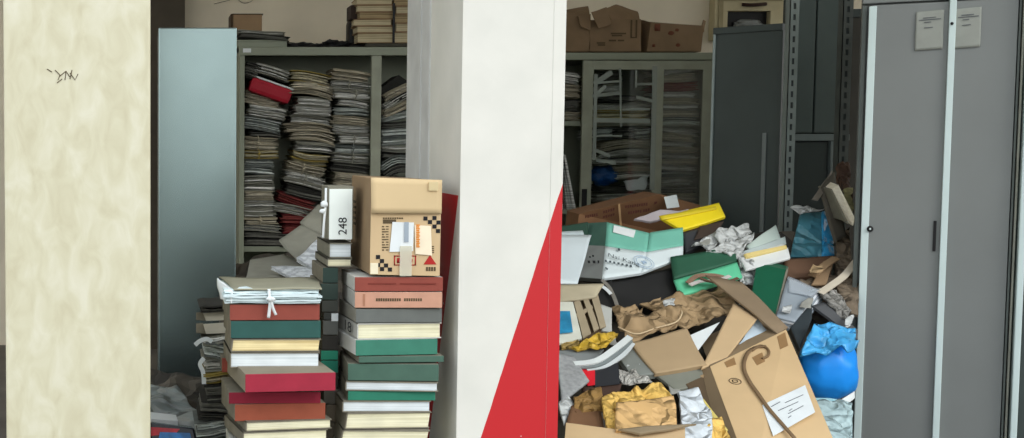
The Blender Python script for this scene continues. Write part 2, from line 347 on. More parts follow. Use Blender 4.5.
# ------------------------------------------------------------------ left open cabinet
YL = 6.7
def zpy(py, Y): return P(150, py, Y).z
def xpx(px, Y): return P(px, 219, Y).x
xl, xr, xm0, xm1 = xpx(239, YL), xpx(452, YL), xpx(370, YL), xpx(380, YL); zt = zpy(47, YL); zr = zpy(55.5, YL)
cab = thing('filing_cabinet', 'open olive grey steel filing cabinet crammed with paper bundles beside the pale locker', 'cabinet', ((xl+xr)/2, YL+.24, 0))
MB().box((xl, YL, 0), (xl+.028, YL+.48, zt-.001), .002).box((xr-.028, YL, 0), (xr, YL+.48, zt-.001), .002).box((xl+.03, YL+.46, 0), (xr-.03, YL+.48, zt-.02)).box((xl+.03, YL+.02, .05), (xr-.03, YL+.46, .08)).build('carcass', steel_green, cab)
MB().box((xl-.004, YL-.004, zr), (xr+.004, YL+.02, zt), .003).box((xl, YL+.02, zt-.02), (xr, YL+.48, zt)).build('top_rail', steel_green, cab)
MB().box((xm0, YL+.002, .05), (xm1, YL+.03, zr), .003).build('centre_post', M('olive_post', (150, 154, 136), .45, metal=.1), cab)
zsh = zpy(247, YL)
MB().box((xl+.03, YL+.035, zsh-.03), (xr-.03, YL+.455, zsh), .002).build('shelf', steel_green, cab)
MB().box(P(243, 52.5, YL-.007), P(251, 48.5, YL-.004)).build('label_holder', white_p, cab)
G = 'paper bundles in the open olive cabinet'; YB = YL+.05
A = [(244,63,259,79,-20,'d'), (255,66.5,290,77,-17,'w'), (250,81,293,98,-19,'r'), (244,93,281,106,-12,'k'), (247,106,286,118,-10,'w'), (244,118,281,131,-10,'m'), (249,131,281,137,-4,'d'),
     (243.5,137,277,150,-4,'k','t'), (243.5,150,278,158.5,0,'y','t'), (244,159,274,167,-3,'m'), (243.5,167,273,175,-3,'m'), (244,175,273,183,0,'w'), (243.5,183,274,191,0,'w'), (244,191,273,200,0,'k'), (243.5,200,274,208,0,'w'),
     (244,208,275,217,0,'w'), (244,217,277,224,0,'k','t'), (243.5,224,280,231,-3,'w'), (244,231,286,239,0,'d'), (244,239,290,246.5,0,'d')]
A2 = [r for i, r in enumerate(A) if i != 2]
# the red one and its neighbours are called out on their own
a_, b_ = P(249, 84, YB-.02), P(292, 97, YB-.02)
t = thing('ring_binder', 'bright red binder slanting near the top left corner of the open olive cabinet', 'binder', ((a_.x+b_.x)/2, YB+.1, b_.z), G)
m = MB().box((a_.x, YB-.03, b_.z-.006), (b_.x, YB+.25, a_.z+.006), .022); m.rot(((a_.x+b_.x)/2, YB, (a_.z+b_.z)/2), math.radians(19), 'Y'); m.build('cover', M('binder_red', (172, 22, 44), .55), t)
m = MB().box((a_.x+.01, YB-.02, a_.z+.006), (b_.x, YB+.2, a_.z+.016), .002); m.rot(((a_.x+b_.x)/2, YB, (a_.z+b_.z)/2), math.radians(19), 'Y'); m.build('paper_stack', white_p, t)
bundle(*A[0][:4], YB, A[0][4], 'd', 'black covered folder wedged in the top left corner of the olive cabinet', G)
bundle(*A[1][:4], YB, A[1][4], 'w', 'white paper bundle lying right above the slanting red folder', G)
pile(A[3:18], 'left pile under the red folder', G, YB)
pile(A[18:], 'at the foot of the left cabinet pile', G, YB)
B = [(290,73,330,84,-8,'y','',.008), (291,84,334,97,-10,'k','',.012), (297,97,331,106,-3,'w'), (295,106,331,116,-3,'w'), (290,116,330,124,-5,'w'), (284,124,332,133,-3,'k','',.012), (290,133,334,143,-8,'k','',.015), (295,142,332,152,-6,'w'),
     (292,152,328,164,-9,'y','',-.012), (286,164,324,175,-14,'k','t'), (285,174,325,186,-14,'w','t'), (285,186,325,198,-12,'d'), (276,196,316,206,-18,'r'), (274,205,310,214,-12,'w'), (281,214,310,224,-5,'r'), (282,224,312,233,0,'r'), (280,233,318,246.5,0,'d')]
pile(B, 'middle pile of the olive cabinet', G, YB)
Cc = [(332,70,369.5,81,-9,'k'), (331,81,369.5,90,-5,'w','t'), (333,90,369.5,99,-3,'w','t'), (337,99,369.5,107,-8,'w'), (333,107,369.5,116,-2,'m'), (331,116,369.5,125,-6,'k'), (332,125,369.5,135,-4,'w'), (338,135,369.5,144,-1,'w','t'), (334,144,369.5,153,-2,'m','t'),
      (333,153,369.5,163,-3,'w','t'), (331,163,369.5,173,-8,'d'), (334,173,369.5,187,-6,'k'), (332,187,369.5,202,0,'d'), (332,202,369.5,217,0,'w'), (332,217,369.5,232,0,'d'), (332,232,369.5,246.5,0,'w')]
pile(Cc, 'third pile of the olive cabinet', G, YB)
mb = MB().prism([P(381,100,YB+.02), P(381,88,YB+.02), P(399,75,YB+.02), P(412,84,YB+.02), P(412,104,YB+.02)], (0, .2, 0))
tag(mb.build('folder', bundle_cols['d'][1]), 'black folder peaked over the papers right of the cabinet centre post', 'folder')
D = [(382,88,409,96,28,'k'), (382,96,410,104,28,'w'), (382,104,412,112,22,'k'), (381,112,412,120,14,'m'), (381,121,412,128,3,'d'), (381,128,412,137,2,'m'), (381,137,412,145,2,'m'), (381,145,412,152,-3,'w'), (381,152,412,159,-3,'d'),
     (381,159,412,168,12,'m','',.02), (382,168,412,177,14,'d','',.02), (381,177,412,190,0,'w'), (381,190,412,204,0,'d'), (381,204,412,218,0,'w'), (381,218,412,232,0,'k'), (381,232,412,246.5,0,'w')]
pile(D, 'right of the olive cabinet post', G, YB+.01)

# things on the left cabinet's top
ZT = zt
def on_top(name, label, cat, x0, y0, x1, y1, Y, mat, d=.25, rot=0, group=None, bev=.003):
    a, b = P(x0, y0, Y), P(x1, y1, Y); m = MB().box((a.x, Y, b.z), (b.x, Y+d, a.z), bev)
    if rot: m.rot(m.base(), rot)
    return tag(m.build(name, mat), label, cat, group)
t = thing('steel_tray', 'shallow grey steel lid lying at the left end of the olive cabinet top', 'tray', P(262, 47, YL+.05))
a, b = P(238, 40, YL+.03), P(287, 46.5, YL+.03)
MB().box((a.x, YL+.03, ZT+.001), (b.x, YL+.43, a.z), .004).build('body', steel_green, t)
MB().box((a.x-.004, YL+.026, a.z-.008), (b.x+.004, YL+.434, a.z+.001), .002).build('rim', steel_green, t)
t = thing('cardboard_box', 'small brown cardboard box on papers above the open olive cabinet', 'box', P(247, 32, YL+.12))
a, b = P(233, 14, YL+.1), P(262, 30.5, YL+.1)
MB().box((a.x, YL+.1, b.z), (b.x, YL+.3, a.z), .002).build('body', kraft_d, t)
MB().box((a.x-.004, YL+.098, a.z-.004), (b.x+.006, YL+.31, a.z+.002)).box((a.x-.012, YL+.096, b.z), (a.x-.002, YL+.3, a.z)).build('flap', M('dark_brown_card', (70, 56, 40), .9), t)
bundle(238, 30, 284, 34, YL+.06, -3, 'w', 'flat papers under the small brown box on the olive cabinet', None, depth=.3, cat='papers')
bundle(240, 34, 290, 39.6, YL+.05, -4, 'd', 'black folders lying on the grey steel lid on the olive cabinet', None, depth=.3, cat='folders')
mb = MB().lump((xpx(330, YL+.2), YL+.2, ZT+.014), (.11, .12, .035), .5, 4, 3).lump((xpx(352, YL+.2), YL+.2, ZT+.010), (.12, .1, .02), .5, 4, 8)
tag(mb.build('cloth', black), 'rumpled black cloth on top of the olive cabinet beside the old books', 'cloth')
mb = MB().lump((xpx(298, YL+.2), YL+.2, ZT+.01), (.13, .1, .03), .5, 4, 5)
tag(mb.build('cloth', black), 'low black rag on the olive cabinet top next to the steel lid', 'cloth')
GB = 'old tied books on the olive cabinet'
def bookstack(rows, Y, side, group):
    for i, (x0, y0, x1, y1, m) in enumerate(rows):
        a, b = P(x0, y0, Y), P(x1, y1, Y)
        t = thing('bound_volume', f'yellowed old volume, {ORD[i]} of the {side} column on the olive cabinet', 'book', ((a.x+b.x)/2, Y+.1, b.z), group)
        pg = MB().box((a.x+.004, Y+.006, b.z+.004), (b.x-.004, Y+.2, a.z-.004)); cv = MB().box((a.x, Y, b.z+.0005), (b.x, Y+.21, b.z+.004)).box((a.x, Y, a.z-.004), (b.x, Y+.21, a.z-.0005))
        r = math.radians(rnd.uniform(-5, 5)); pg.rot(t.location, r); cv.rot(t.location, r)
        pg.build('page_block', m, t); cv.build('cover', kraft_d, t)
op = paper('old_page_edges', (206, 194, 160), .5, (130, 110, 76)); op2 = paper('brown_page_edges', (178, 158, 120), .6, (90, 70, 46))
bookstack([(357,-2,393,5,op), (358,5,394,12,op), (359,12,394,19,op2), (355,19,393,26,op), (357,26,393,33,op), (358,33,394,43,op)], YL+.08, 'left', GB)
bookstack([(395,-1,420,6,op2), (396,6,420,14,op), (395,14,422,23,op2), (396,23,420,32,op), (395,32,421,43,op)], YL+.07, 'right', GB)
s = MB()
for x in (393.8,): s.box(P(x-.8, 3, YL+.06), P(x+.8, 43, YL+.065))
tag(s.build('book_strap', black), 'dark strap standing between the two columns of old books', 'strap')
on_top('book', 'dark brown book end sticking out left of the old tied books', 'book', 351, 5, 357, 19, YL+.16, M('dark_leather', (62, 50, 44), .7), .15)
on_top('board', 'thin dark board under the old tied books on the olive cabinet', 'board', 366, 43.2, 424, 46.6, YL+.05, M('dark_board', (70, 68, 58), .8), .35)
on_top('bag', 'black bag standing behind the old tied books on the cabinet', 'bag', 349, 20, 372, 46, YL+.24, black, .12, bev=.02)

# ------------------------------------------------------------------ pale locker at the far left
Y1 = 5.6; a = P(158, 27.5, Y1); b = P(237, 27.5, Y1); z1 = a.z
t = thing('steel_locker', 'tall pale blue grey steel locker standing left of the open cabinet', 'locker', ((a.x+b.x)/2, Y1+.2, 0))
MB().box((a.x, Y1+.03, .04), (b.x-.02, Y1+.42, z1-.012), .004).build('carcass', steel_dark, t)
MB().box((a.x+.002, Y1, .06), (b.x, Y1+.028, z1), .006).build('door', steel_pale, t)
MB().box((a.x+.01, Y1+.05, 0), (b.x-.03, Y1+.4, .04)).build('plinth', steel_dark, t)

# ------------------------------------------------------------------ glass fronted cabinet
YG = 7.1; gl, gr = xpx(520, YG), xpx(716, YG); gt = zpy(52.5, YG); gzr = zpy(60, YG)
cab = thing('glass_cabinet', 'olive grey cabinet with sliding glass door full of papers behind the heap', 'cabinet', ((gl+gr)/2, YG+.25, 0))
MB().box((gl, YG+.03, 0), (gl+.03, YG+.5, gt-.02)).box((gr-.03, YG+.03, 0), (gr, YG+.5, gt-.02)).box((gl+.03, YG+.48, 0), (gr-.03, YG+.5, gt-.02)).build('carcass', steel_green, cab)
MB().box((gl-.004, YG, gzr), (gr+.004, YG+.5, gt), .006).build('top_rail', steel_green, cab)
shz = [zpy(126, YG+.06), zpy(214, YG+.06)]
for z in shz: MB().box((gl+.03, YG+.06, z), (gr-.03, YG+.47, z+.03), .003).build('shelf', steel_green, cab)
MB().box((gl+.03, YG+.06, .05), (gr-.03, YG+.47, .08)).build('bottom_panel', steel_green, cab)
yd = YG+.005; x_ = [xpx(p, yd) for p in (580, 590.5, 651, 660.5, 699, 711)]; zz = [zpy(p, yd) for p in (60.5, 69.5)]; zb = .1
d = MB().box((x_[0], yd, zb), (x_[1], yd+.022, zz[0]), .003).box((x_[4], yd, zb), (x_[5], yd+.022, zz[0]), .003).box((x_[1]-.002, yd+.001, zz[1]), (x_[4]+.002, yd+.021, zz[0]-.001)).box((x_[2], yd+.002, zb), (x_[3], yd+.02, zz[1]), .002)
door = d.build('sliding_door', M('door_frame_olive', (146, 150, 132), .4, metal=.1), cab)
MB().box((x_[1]-.002, yd+.008, zb), (x_[2]+.002, yd+.012, zz[1])).build('glass_pane', glass, door)
MB().box((x_[3]-.002, yd+.008, zb), (x_[4]+.002, yd+.012, zz[1])).build('glass_pane', glass, door)
MB().box(P(581.5, 208, yd-.004), P(587, 189, yd-.001)).build('recess_handle', black, door)
tp = MB()
def tpe(x0, y0, x1, y1, w=.02, Y=None):
    a = P(x0, y0, yd-.002); b = P(x1, y1, yd-.002); tp.ribbon([a, (a+b)/2+Vector((0, -.002, 0)), b], w, .0008, Vector((b-a).cross(Vector((0, 1, 0)))))
for q in ((596,74,594,160,.022), (620,68,621,127,.012), (596,83,622,81,.014), (592,96,620,93,.02), (596,120,650,121,.028), (622,110,650,109,.012), (655,66,652,190,.03), (636,84,655,84,.012), (636,70,636,88,.012), (594,84,612,72,.03), (594,96,606,86,.022), (595,150,610,156,.02), (596,160,616,163,.02), (612,136,622,136,.01), (597,136,612,135,.012), (636,97,652,101,.02)): tpe(*q)
tp.build('tape_strip', clearmat('old_tape', (176, 186, 176), .42, .35), door)
GG = 'paper bundles in the glass cabinet'; YH = YG+.065
pile([(594,73,621,84,8,'d'), (596,84,620,92,5,'w')], 'hanging high behind the left pane', GG, YH+.05)
pile([(594,95,649,103,-2,'d'), (595,103,649,110,0,'w'), (594,110,649,118,0,'y'), (594,118,649,125.5,2,'k')], 'upper shelf behind left pane', GG, YH)
pile([(593,128,613,140,3,'m'), (613,129,634,139,0,'d'), (634,128,650,140,4,'m'), (598,141,650,150,4,'k','',.012), (597,151,650,158,6,'w','',.012), (597,158,650,165,2,'w'), (614,165,650,171,2,'k'), (614,171,650,178,4,'w'), (600,186,650,193,-4,'d'), (596,193,650,200,3,'w'), (596,200,650,207,0,'d'), (596,207,650,213.5,0,'w')], 'lower shelf behind left pane', GG, YH)
pile([(661,66,694,74,9,'w'), (661,74,696,82,5,'k'), (661,82,697,91,3,'r'), (661,91,696,98,-3,'w'), (662,98,698,104,-2,'k'), (661,104,698,110,0,'w'), (661,110,698,117,0,'k'), (661,117,698,125.5,0,'m')], 'upper shelf behind right pane', GG, YH)
pile([(661,127,698,134,-8,'w'), (662,134,696,141,-4,'k'), (661,141,694,147,-3,'w'), (661,147,698,153,0,'k'), (661,153,698,159,-3,'w'), (661,159,698,165,3,'k'), (661,165,697,171,-3,'w'), (661,171,694,177,0,'m'), (661,177,691,186,2,'w'), (661,186,696,193,0,'d'), (661,193,697,201,0,'k'), (661,201,696,213.5,0,'w')], 'lower shelf behind right pane', GG, YH)
mb = MB().lump(P(604, 175, YH+.08), (.085, .08, .065), .25, 3, 5)
tag(mb.build('plastic_bag', M('blue_plastic', (20, 76, 140), .35, .2, 6)), 'blue plastic bag behind the left glass pane of the olive cabinet', 'bag')
mb = MB().sheet([P(622,182,YH-.02), P(648,176,YH-.03), P(646,190,YH-.03), P(628,190,YH-.02)], .01, 10, 8, .02, 14, 3)
tag(mb.build('crumpled_paper', white_p, smooth=True), 'crumpled white paper behind the left glass pane beside the blue bag', 'paper')
# left compartment beside the door
pile([(563,72,579,84,-12,'w'), (562,84,579,98,-8,'k'), (562,100,579,112,0,'d'), (562,112,579,120,0,'k')], 'shelf left of the glass door', GG, YH+.02, .2)
for i, (xx, tl, k) in enumerate([(563.5, 6, 'w'), (566.5, 8, 'd'), (569.5, 10, 'w'), (572.5, 11, 'm'), (575.5, 12, 'w')]):
    a = P(xx-1.6, 150+i, YH); b = P(xx+1.0, 212, YH); m = MB().box((a.x, YH, b.z), (b.x, YH+.22, a.z)); m.rot(m.base(), math.radians(-tl), 'Y')
    tag(m.build('file_folder', bundle_cols[k][0]), f'leaning upright file left of the glass door, {["first", "second", "third", "fourth", "fifth"][i]} from the column', 'file', 'leaning files left of the glass door')

# cardboard boxes on the glass cabinet
def panel(q, t=.005, amp=0, seed=0, n=6, **k): return MB().sheet(q, t, n, n, amp, 8, seed, **k)
card_dim = M('dim_cardboard', (132, 110, 84), .9, .12, 8); card_in = M('box_inside', (92, 74, 54), .9, .15, 8)
Yq = YG+.04
def openbox(name, label, q, d, flaps, mat=card_dim, inner=card_in, cat='box', marks=None):
    """q: front face TL,TR,BR,BL; d: depth; open top"""
    q = [Vector(p) for p in q]; dv = Vector((0, d, 0)); t = thing(name, label, cat, (q[2]+q[3])/2+dv/2)
    m = MB(); m.sheet(q, .006, 6, 6, .004, 6, 1)
    m.sheet([q[0]+dv, q[0], q[3], q[3]+dv], .006, 4, 4).sheet([q[1], q[1]+dv, q[2]+dv, q[2]], .006, 4, 4).sheet([q[0]+dv, q[1]+dv, q[2]+dv, q[3]+dv], .006, 4, 4)
    m.prism([q[3], q[2], q[2]+dv, q[3]+dv], (0, 0, .006)); m.build('body', mat, t)
    for f in flaps: MB().sheet([Vector(p) for p in f], .005, 8, 6, .006, 7, 2).build('flap', mat, t)
    if marks: marks(t)
    return t
def mk1(t):
    m = MB()
    for y, x0, x1 in ((33.5, 611, 626), (35.5, 612, 622), (40.5, 609, 616), (40.5, 618, 624), (43, 597, 605), (45, 598, 605)): m.box(P(x0, y-.8, Yq-.004), P(x1, y+.8, Yq-.0015))
    m.box(P(631,20,Yq-.004), P(631.8,38,Yq-.001)).box(P(636,20,Yq-.004), P(636.8,38,Yq-.001)).box(P(631,38,Yq-.004), P(636.8,37,Yq-.001))
    m.build('printed_mark', ink_olive, t)
openbox('cardboard_box', 'cardboard box with folded open flaps, middle one on the glass cabinet', [P(591.5,20,Yq), P(640,19,Yq), P(640,51.5,Yq), P(590,51.5,Yq)], .3,
        [[P(592,12,Yq-.05), P(607,7,Yq-.03), P(612,24,Yq-.03), P(598,28,Yq-.05)], [P(606,8,Yq+.02), P(616,4.5,Yq+.1), P(638,19,Yq+.02), P(612,20,Yq+.01)], [P(616,5,Yq+.2), P(638,11,Yq+.2), P(640,20,Yq+.02), P(626,18,Yq+.02)]], marks=mk1)
def mk2(t):
    m = MB()
    m.box(P(655,24,Yq-.006), P(660,31,Yq-.0025)).box(P(652.5,44,Yq-.004), P(655,47,Yq-.0015))
    m.lump(P(671,33,Yq-.002), (.018, .003, .014), .2, 3, 2, 2).lump(P(677,30,Yq-.002), (.012, .003, .01), .2, 3, 2, 2).lump(P(678,45,Yq-.002), (.014, .003, .012), .2, 3, 2, 2)
    m.build('printed_mark', M('faded_red_print', (110, 66, 48), .9), t)
openbox('cardboard_box', 'low slanted open cardboard tray box, rightmost on the glass cabinet', [P(652,22,Yq), P(703,25.5,Yq), P(700,51.5,Yq), P(648,51.5,Yq)], .28,
        [[P(640.5,20,Yq+.25), P(652,22,Yq), P(648,51,Yq), P(640.5,51,Yq+.22)], [P(702,26,Yq), P(704,20,Yq+.04), P(706.5,21,Yq+.1), P(704,32,Yq+.02)]], marks=mk2)
openbox('cardboard_box', 'dim bulging cardboard box next to the white column on the glass cabinet', [P(552,13,Yq), P(588,11,Yq), P(589,51.5,Yq), P(552,51.5,Yq)], .26,
        [[P(560,11,Yq+.1), P(588,6,Yq+.12), P(590,14,Yq), P(560,13,Yq)], [P(578,16,Yq-.02), P(591,14,Yq-.01), P(590,30,Yq-.03), P(581,26,Yq-.03)]])
# cream framed fixture on the back wall
Yf = 7.72
t = thing('wall_cabinet', 'cream wooden frame with a dark opening high on the back wall', 'wall cabinet', P(750, 30, Yf))
f = MB()
for i, (x0, y0, x1, y1) in enumerate(((716,-30,727,40), (772,-30,784,40), (724,-30,776,11), (724,27,776,40))): a, b = P(x0, y0, Yf-.06), P(x1, y1, Yf-.06); f.box((a.x, Yf-.06-.0015*(i > 1), a.z), (b.x, Yf+.02+.001*(i > 1), b.z), .003)
f.build('frame', M('cream_wood', (190, 180, 146), .7), t)
f = MB()
for (x0, y0, x1, y1) in ((719,0,722,40), (719,-1,782,1)): f.box(P(x0, y0, Yf-.068), P(x1, y1, Yf-.061), .001)
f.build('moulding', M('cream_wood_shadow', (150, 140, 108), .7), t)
MB().box(P(727,11,Yf-.01), P(772,27,Yf+.02)).build('dark_opening', black, t)
MB().tube([P(742,4.5,Yf-.075), P(750,5,Yf-.085), P(760,4.5,Yf-.085), P(766,4,Yf-.075)], .011, 8).build('handle', M('dark_wood', (48, 26, 20), .5), t)
MB().lump(P(748,24,Yf-.035), (.09, .02, .03), .3, 4, 2).build('grey_bundle', steel_mid, t)

# ------------------------------------------------------------------ slate cabinets and rack, middle right
t = thing('steel_door', 'dark slate steel cabinet door leaf standing behind the yellow folder', 'cabinet door', ((P(746,0,5.5)).x, 5.55, 0))
pa, pb = P(713.5, 28, 5.64), P(783, 22.5, 5.42); dx = pb-pa; dx.z = 0
def leaf(m, u0, u1, z0, z1, y0, y1):
    n = Vector((-dx.y, dx.x, 0)).normalized(); o = Vector((pa.x, pa.y, 0)); u = dx
    c = [o+u*uu+n*yy+Vector((0, 0, z)) for yy in (y0, y1) for (uu, z) in ((u0, z0), (u1, z0), (u1, z1), (u0, z1))]
    return m.hexa(c, .002)
leaf(MB(), .03, 1, .05, pa.z-.015, .006, .03).build('panel', steel_dark, t)
leaf(MB(), 0, 1, pa.z-.03, pa.z, -.004, .034).build('top_fold', steel_dark, t)
leaf(MB(), 0, .035, .05, pa.z-.03, -.003, .034).build('edge_fold', M('pale_slate_edge', (150, 164, 162), .4), t)  # edge fold in a paler steel than the panel
leaf(MB(), .76, .82, .05, zpy(133, 5.5), -.002, .006).build('stiffener', M('pale_slate_stile', (112, 120, 118), .5), t)  # stiffener in a slightly paler steel
Yt = 5.75
t = thing('steel_cabinet', 'shallow tall slate steel cabinet with twin doors between the perforated rack posts', 'cabinet', (xpx(812, Yt), Yt+.2, 0))
x0, x1, xs = xpx(786, Yt), xpx(846, Yt), xpx(811, Yt); zm = zpy(137, Yt)
MB().box((x0, Yt+.025, 0), (x1, Yt+.09, 2.25), .004).build('carcass', steel_dark, t)
lt = M('slate_door', (92, 104, 101), .38, .08, 5, metal=.2)
MB().box((x0+.005, Yt+.004, zm+.02), (xs-.006, Yt+.024, 2.24), .004).build('door', lt, t)
MB().box((xs, Yt, zm+.02), (x1-.005, Yt+.024, 2.24), .005).build('door', lt, t)
MB().box((x0, Yt-.006, zm-.018), (x1, Yt+.024, zm+.014), .003).build('cross_rail', M('slate_rail', (130, 142, 140), .4), t)
MB().box((xpx(828, Yt), Yt-.002, .05), (xpx(833, Yt), Yt+.024, zm-.02), .002).build('stile', M('slate_rail', (130, 142, 140), .4), t)
MB().box((x0+.01, Yt+.012, .05), (xpx(827, Yt), Yt+.024, zm-.025), .002).build('lower_panel', steel_dark, t)
Yk = 5.3
t = thing('slotted_rack', 'slotted angle steel rack with perforated grey posts by the tall slate cabinet', 'rack', (xpx(812, Yk), Yk+.2, 0))
def post(x0, x1, Yp, mat):
    a, b = xpx(x0, Yp), xpx(x1, Yp); w = b-a; m = MB(); z = 0; zs = 0
    m.box((a, Yp, 0), (a+w*.36, Yp+.003, 2.4)).box((b-w*.36, Yp, 0), (b, Yp+.003, 2.4)).box((a, Yp, 0), (a+.003, Yp+.04, 2.4))
    z = .0
    while z < 2.4: m.box((a+w*.36, Yp, z), (b-w*.36, Yp+.003, min(z+.022, 2.4))); z += .048
    p = m.build('post', mat, t)
    MB().box((a+w*.3, Yp+.006, 0), (b-w*.3, Yp+.008, 2.4)).build('slot_shade', M('rack_shadow_steel', (58, 64, 64), .7), p)  # dark strip standing in for the shade inside the slots
rk = M('rack_steel', (128, 138, 134), .5, .1, 12)
post(783.5, 792.5, Yk, rk); post(836, 846, Yk+.12, M('rack_steel_dark', (92, 98, 94), .6, .15, 12))
MB().box((xpx(783.5, Yk), Yk, 2.37), (xpx(846, Yk), Yk+.42, 2.4)).build('top_shelf', rk, t)
MB().box((xpx(783.5, Yk), Yk+.004, .35), (xpx(846, Yk), Yk+.42, .38)).build('bottom_shelf', rk, t)
Yz = 6.3
t = thing('steel_cabinet', 'dark brownish steel cabinet half hidden beside the tall grey double door cupboard', 'cabinet', (xpx(870, Yz), Yz+.2, 0))
zc = zpy(9, Yz)
MB().box((xpx(840, Yz), Yz, 0), (xpx(900, Yz), Yz+.45, zc-.02), .004).build('carcass', M('dark_olive_steel', (62, 60, 52), .6), t)
MB().box((xpx(839, Yz), Yz-.01, zc-.045), (xpx(901, Yz), Yz+.45, zc), .004).build('top_panel', steel_dark, t)

# ------------------------------------------------------------------ tall grey double door cupboard at the right
phi = math.radians(30); A0 = P(861, 145, 4.7); A0 = Vector((A0.x, 4.7, 0)); U = Vector((math.cos(phi), -math.sin(phi), 0)); V = Vector((math.sin(phi), math.cos(phi), 0))
def upx(px):   # distance along the front where image column px falls
    k = (px-X0)/F; yk = 1.0
    # account for pitch: at eye level column px has x/y = k/ct approximately
    k = k/ct
    return (k*A0.y-A0.x)/(U.x-k*U.y)
def cb(m, u0, u1, z0, z1, v0, v1, bev=0):
    c = [A0+U*u+V*v+Vector((0, 0, z)) for v in (v0, v1) for (u, z) in ((u0, z0), (u1, z0), (u1, z1), (u0, z1))]
    return m.hexa(c, bev)
def zat(px, py):
    q = A0+U*upx(px); return P(px, py, q.y).z
cup = thing('steel_cupboard', 'tall grey steel double door cupboard with papers taped near its top', 'cupboard', A0+U*.28+V*.2)
ul = upx(860.5); u2, u3, u4, u5 = upx(868.5), upx(942.5), upx(1009), upx(1016)
zd = zat(868, 5.5); ZC = zd+.16
cb(MB(), -.012, u5, .02, ZC, .03, .42, .004).build('carcass', steel_mid, cup)
cb(MB(), -.012, u5, zd+.008, ZC, .0, .03, .004).build('top_rail', steel_mid, cup)
cb(MB(), -.012, .004, .02, zd, .002, .03, .002).build('side_frame', M('cupboard_frame', (92, 100, 96), .5), cup)
d1 = cb(MB(), u2-.016, u3-.004, .08, zd, -.012, .02, .003).build('door', steel_mid, cup)
d2 = cb(MB(), u3+.012, u4, .08, zd, -.012, .02, .003).build('door', steel_mid, cup)
cb(MB(), u2-.024, u2+.002, .08, zd-.004, -.020, -.011, .003).build('edge_strip', edge_shine, d1)
cb(MB(), u3-.006, u3+.016, .08, ZC, -.028, -.0, .003).build('meeting_strip', edge_shine, d1)
lk = A0+U*(u2+.006)+Vector((0, 0, zat(868, 228.5)))-V*.022
MB().lump(lk, (.012, .008, .012), 0, 2, 1, 3).build('lock', black, d1)
MB().lump(lk-V*.008, (.004, .003, .004), 0, 2, 1, 2).build('keyhole_ring', edge_shine, d1)
cb(MB(), upx(933.5), upx(936.5), zat(935, 251), zat(935, 220.5), -.018, -.011, .002).build('handle', black, d1)
MB().lump(A0+U*(u3+.003)+Vector((0, 0, zat(949, 24)))-V*.031, (.006, .004, .006), 0, 2, 1, 2).build('screw', black, d1)
cb(MB(), u4+.003, u4+.010, .02, ZC, -.01, .03, .002).build('frame_rib', M('cupboard_frame', (92, 100, 96), .5), cup)
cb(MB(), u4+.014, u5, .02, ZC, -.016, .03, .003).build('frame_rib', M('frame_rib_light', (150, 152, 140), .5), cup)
sl = M('sleeve_paper', (150, 154, 146), .35, .14, 8, bump=.2)
def notice(x0, y0, x1, y1, lab, seed):
    q = []
    for (px, py) in ((x0, y0+1.5), (x1, y0-1), (x1, y1-1), (x0, y1+1)):
        u = upx(px); q.append(A0+U*u-V*(.018 if x0 < 945 else .0175)+Vector((0, 0, zat(px, py))))
    t = thing('notice', lab, 'notice', (q[2]+q[3])/2)
    MB().sheet(q, .0005, 14, 14, .0016, 12, seed).build('sheet', sl, t, smooth=True)
    m = MB()
    for (fx0, fx1, fy) in ((.12, .9, .235), (.25, .72, .185), (.3, .55, .30), (.3, .62, .44)):
        a = q[0].lerp(q[1], fx0).lerp(q[3].lerp(q[2], fx0), fy); b = q[0].lerp(q[1], fx1).lerp(q[3].lerp(q[2], fx1), fy)
        m.hexa([a-V*.003, b-V*.003, b-V*.003+Vector((0, 0, .003)), a-V*.003+Vector((0, 0, .003)), a-V*.0022, b-V*.0022, b-V*.0022+Vector((0, 0, .003)), a-V*.0022+Vector((0, 0, .003))])
    m.build('print_lines', ink_grey, t)
notice(908, 11, 935.5, 50, 'paper notice in a clear sleeve taped on the cupboard left of its pale strip', 1)
notice(946, 8, 972.5, 48, 'paper notice in a clear sleeve taped on the cupboard right of its pale strip', 4)
# pale post at the far right edge
qx = A0+U*upx(1018)-V*.03
t = thing('steel_cupboard', 'pale edged steel cupboard sliver at the right border beside the grey cupboard', 'cupboard', qx+U*.2)
cb(MB(), upx(1018), upx(1025), 0, 2.3, -.05, .3, .004).build('edge_strip', edge_shine, t)
cb(MB(), upx(1025), upx(1025)+.4, 0, 2.3, -.03, .35, .004).build('carcass', steel_dark, t)

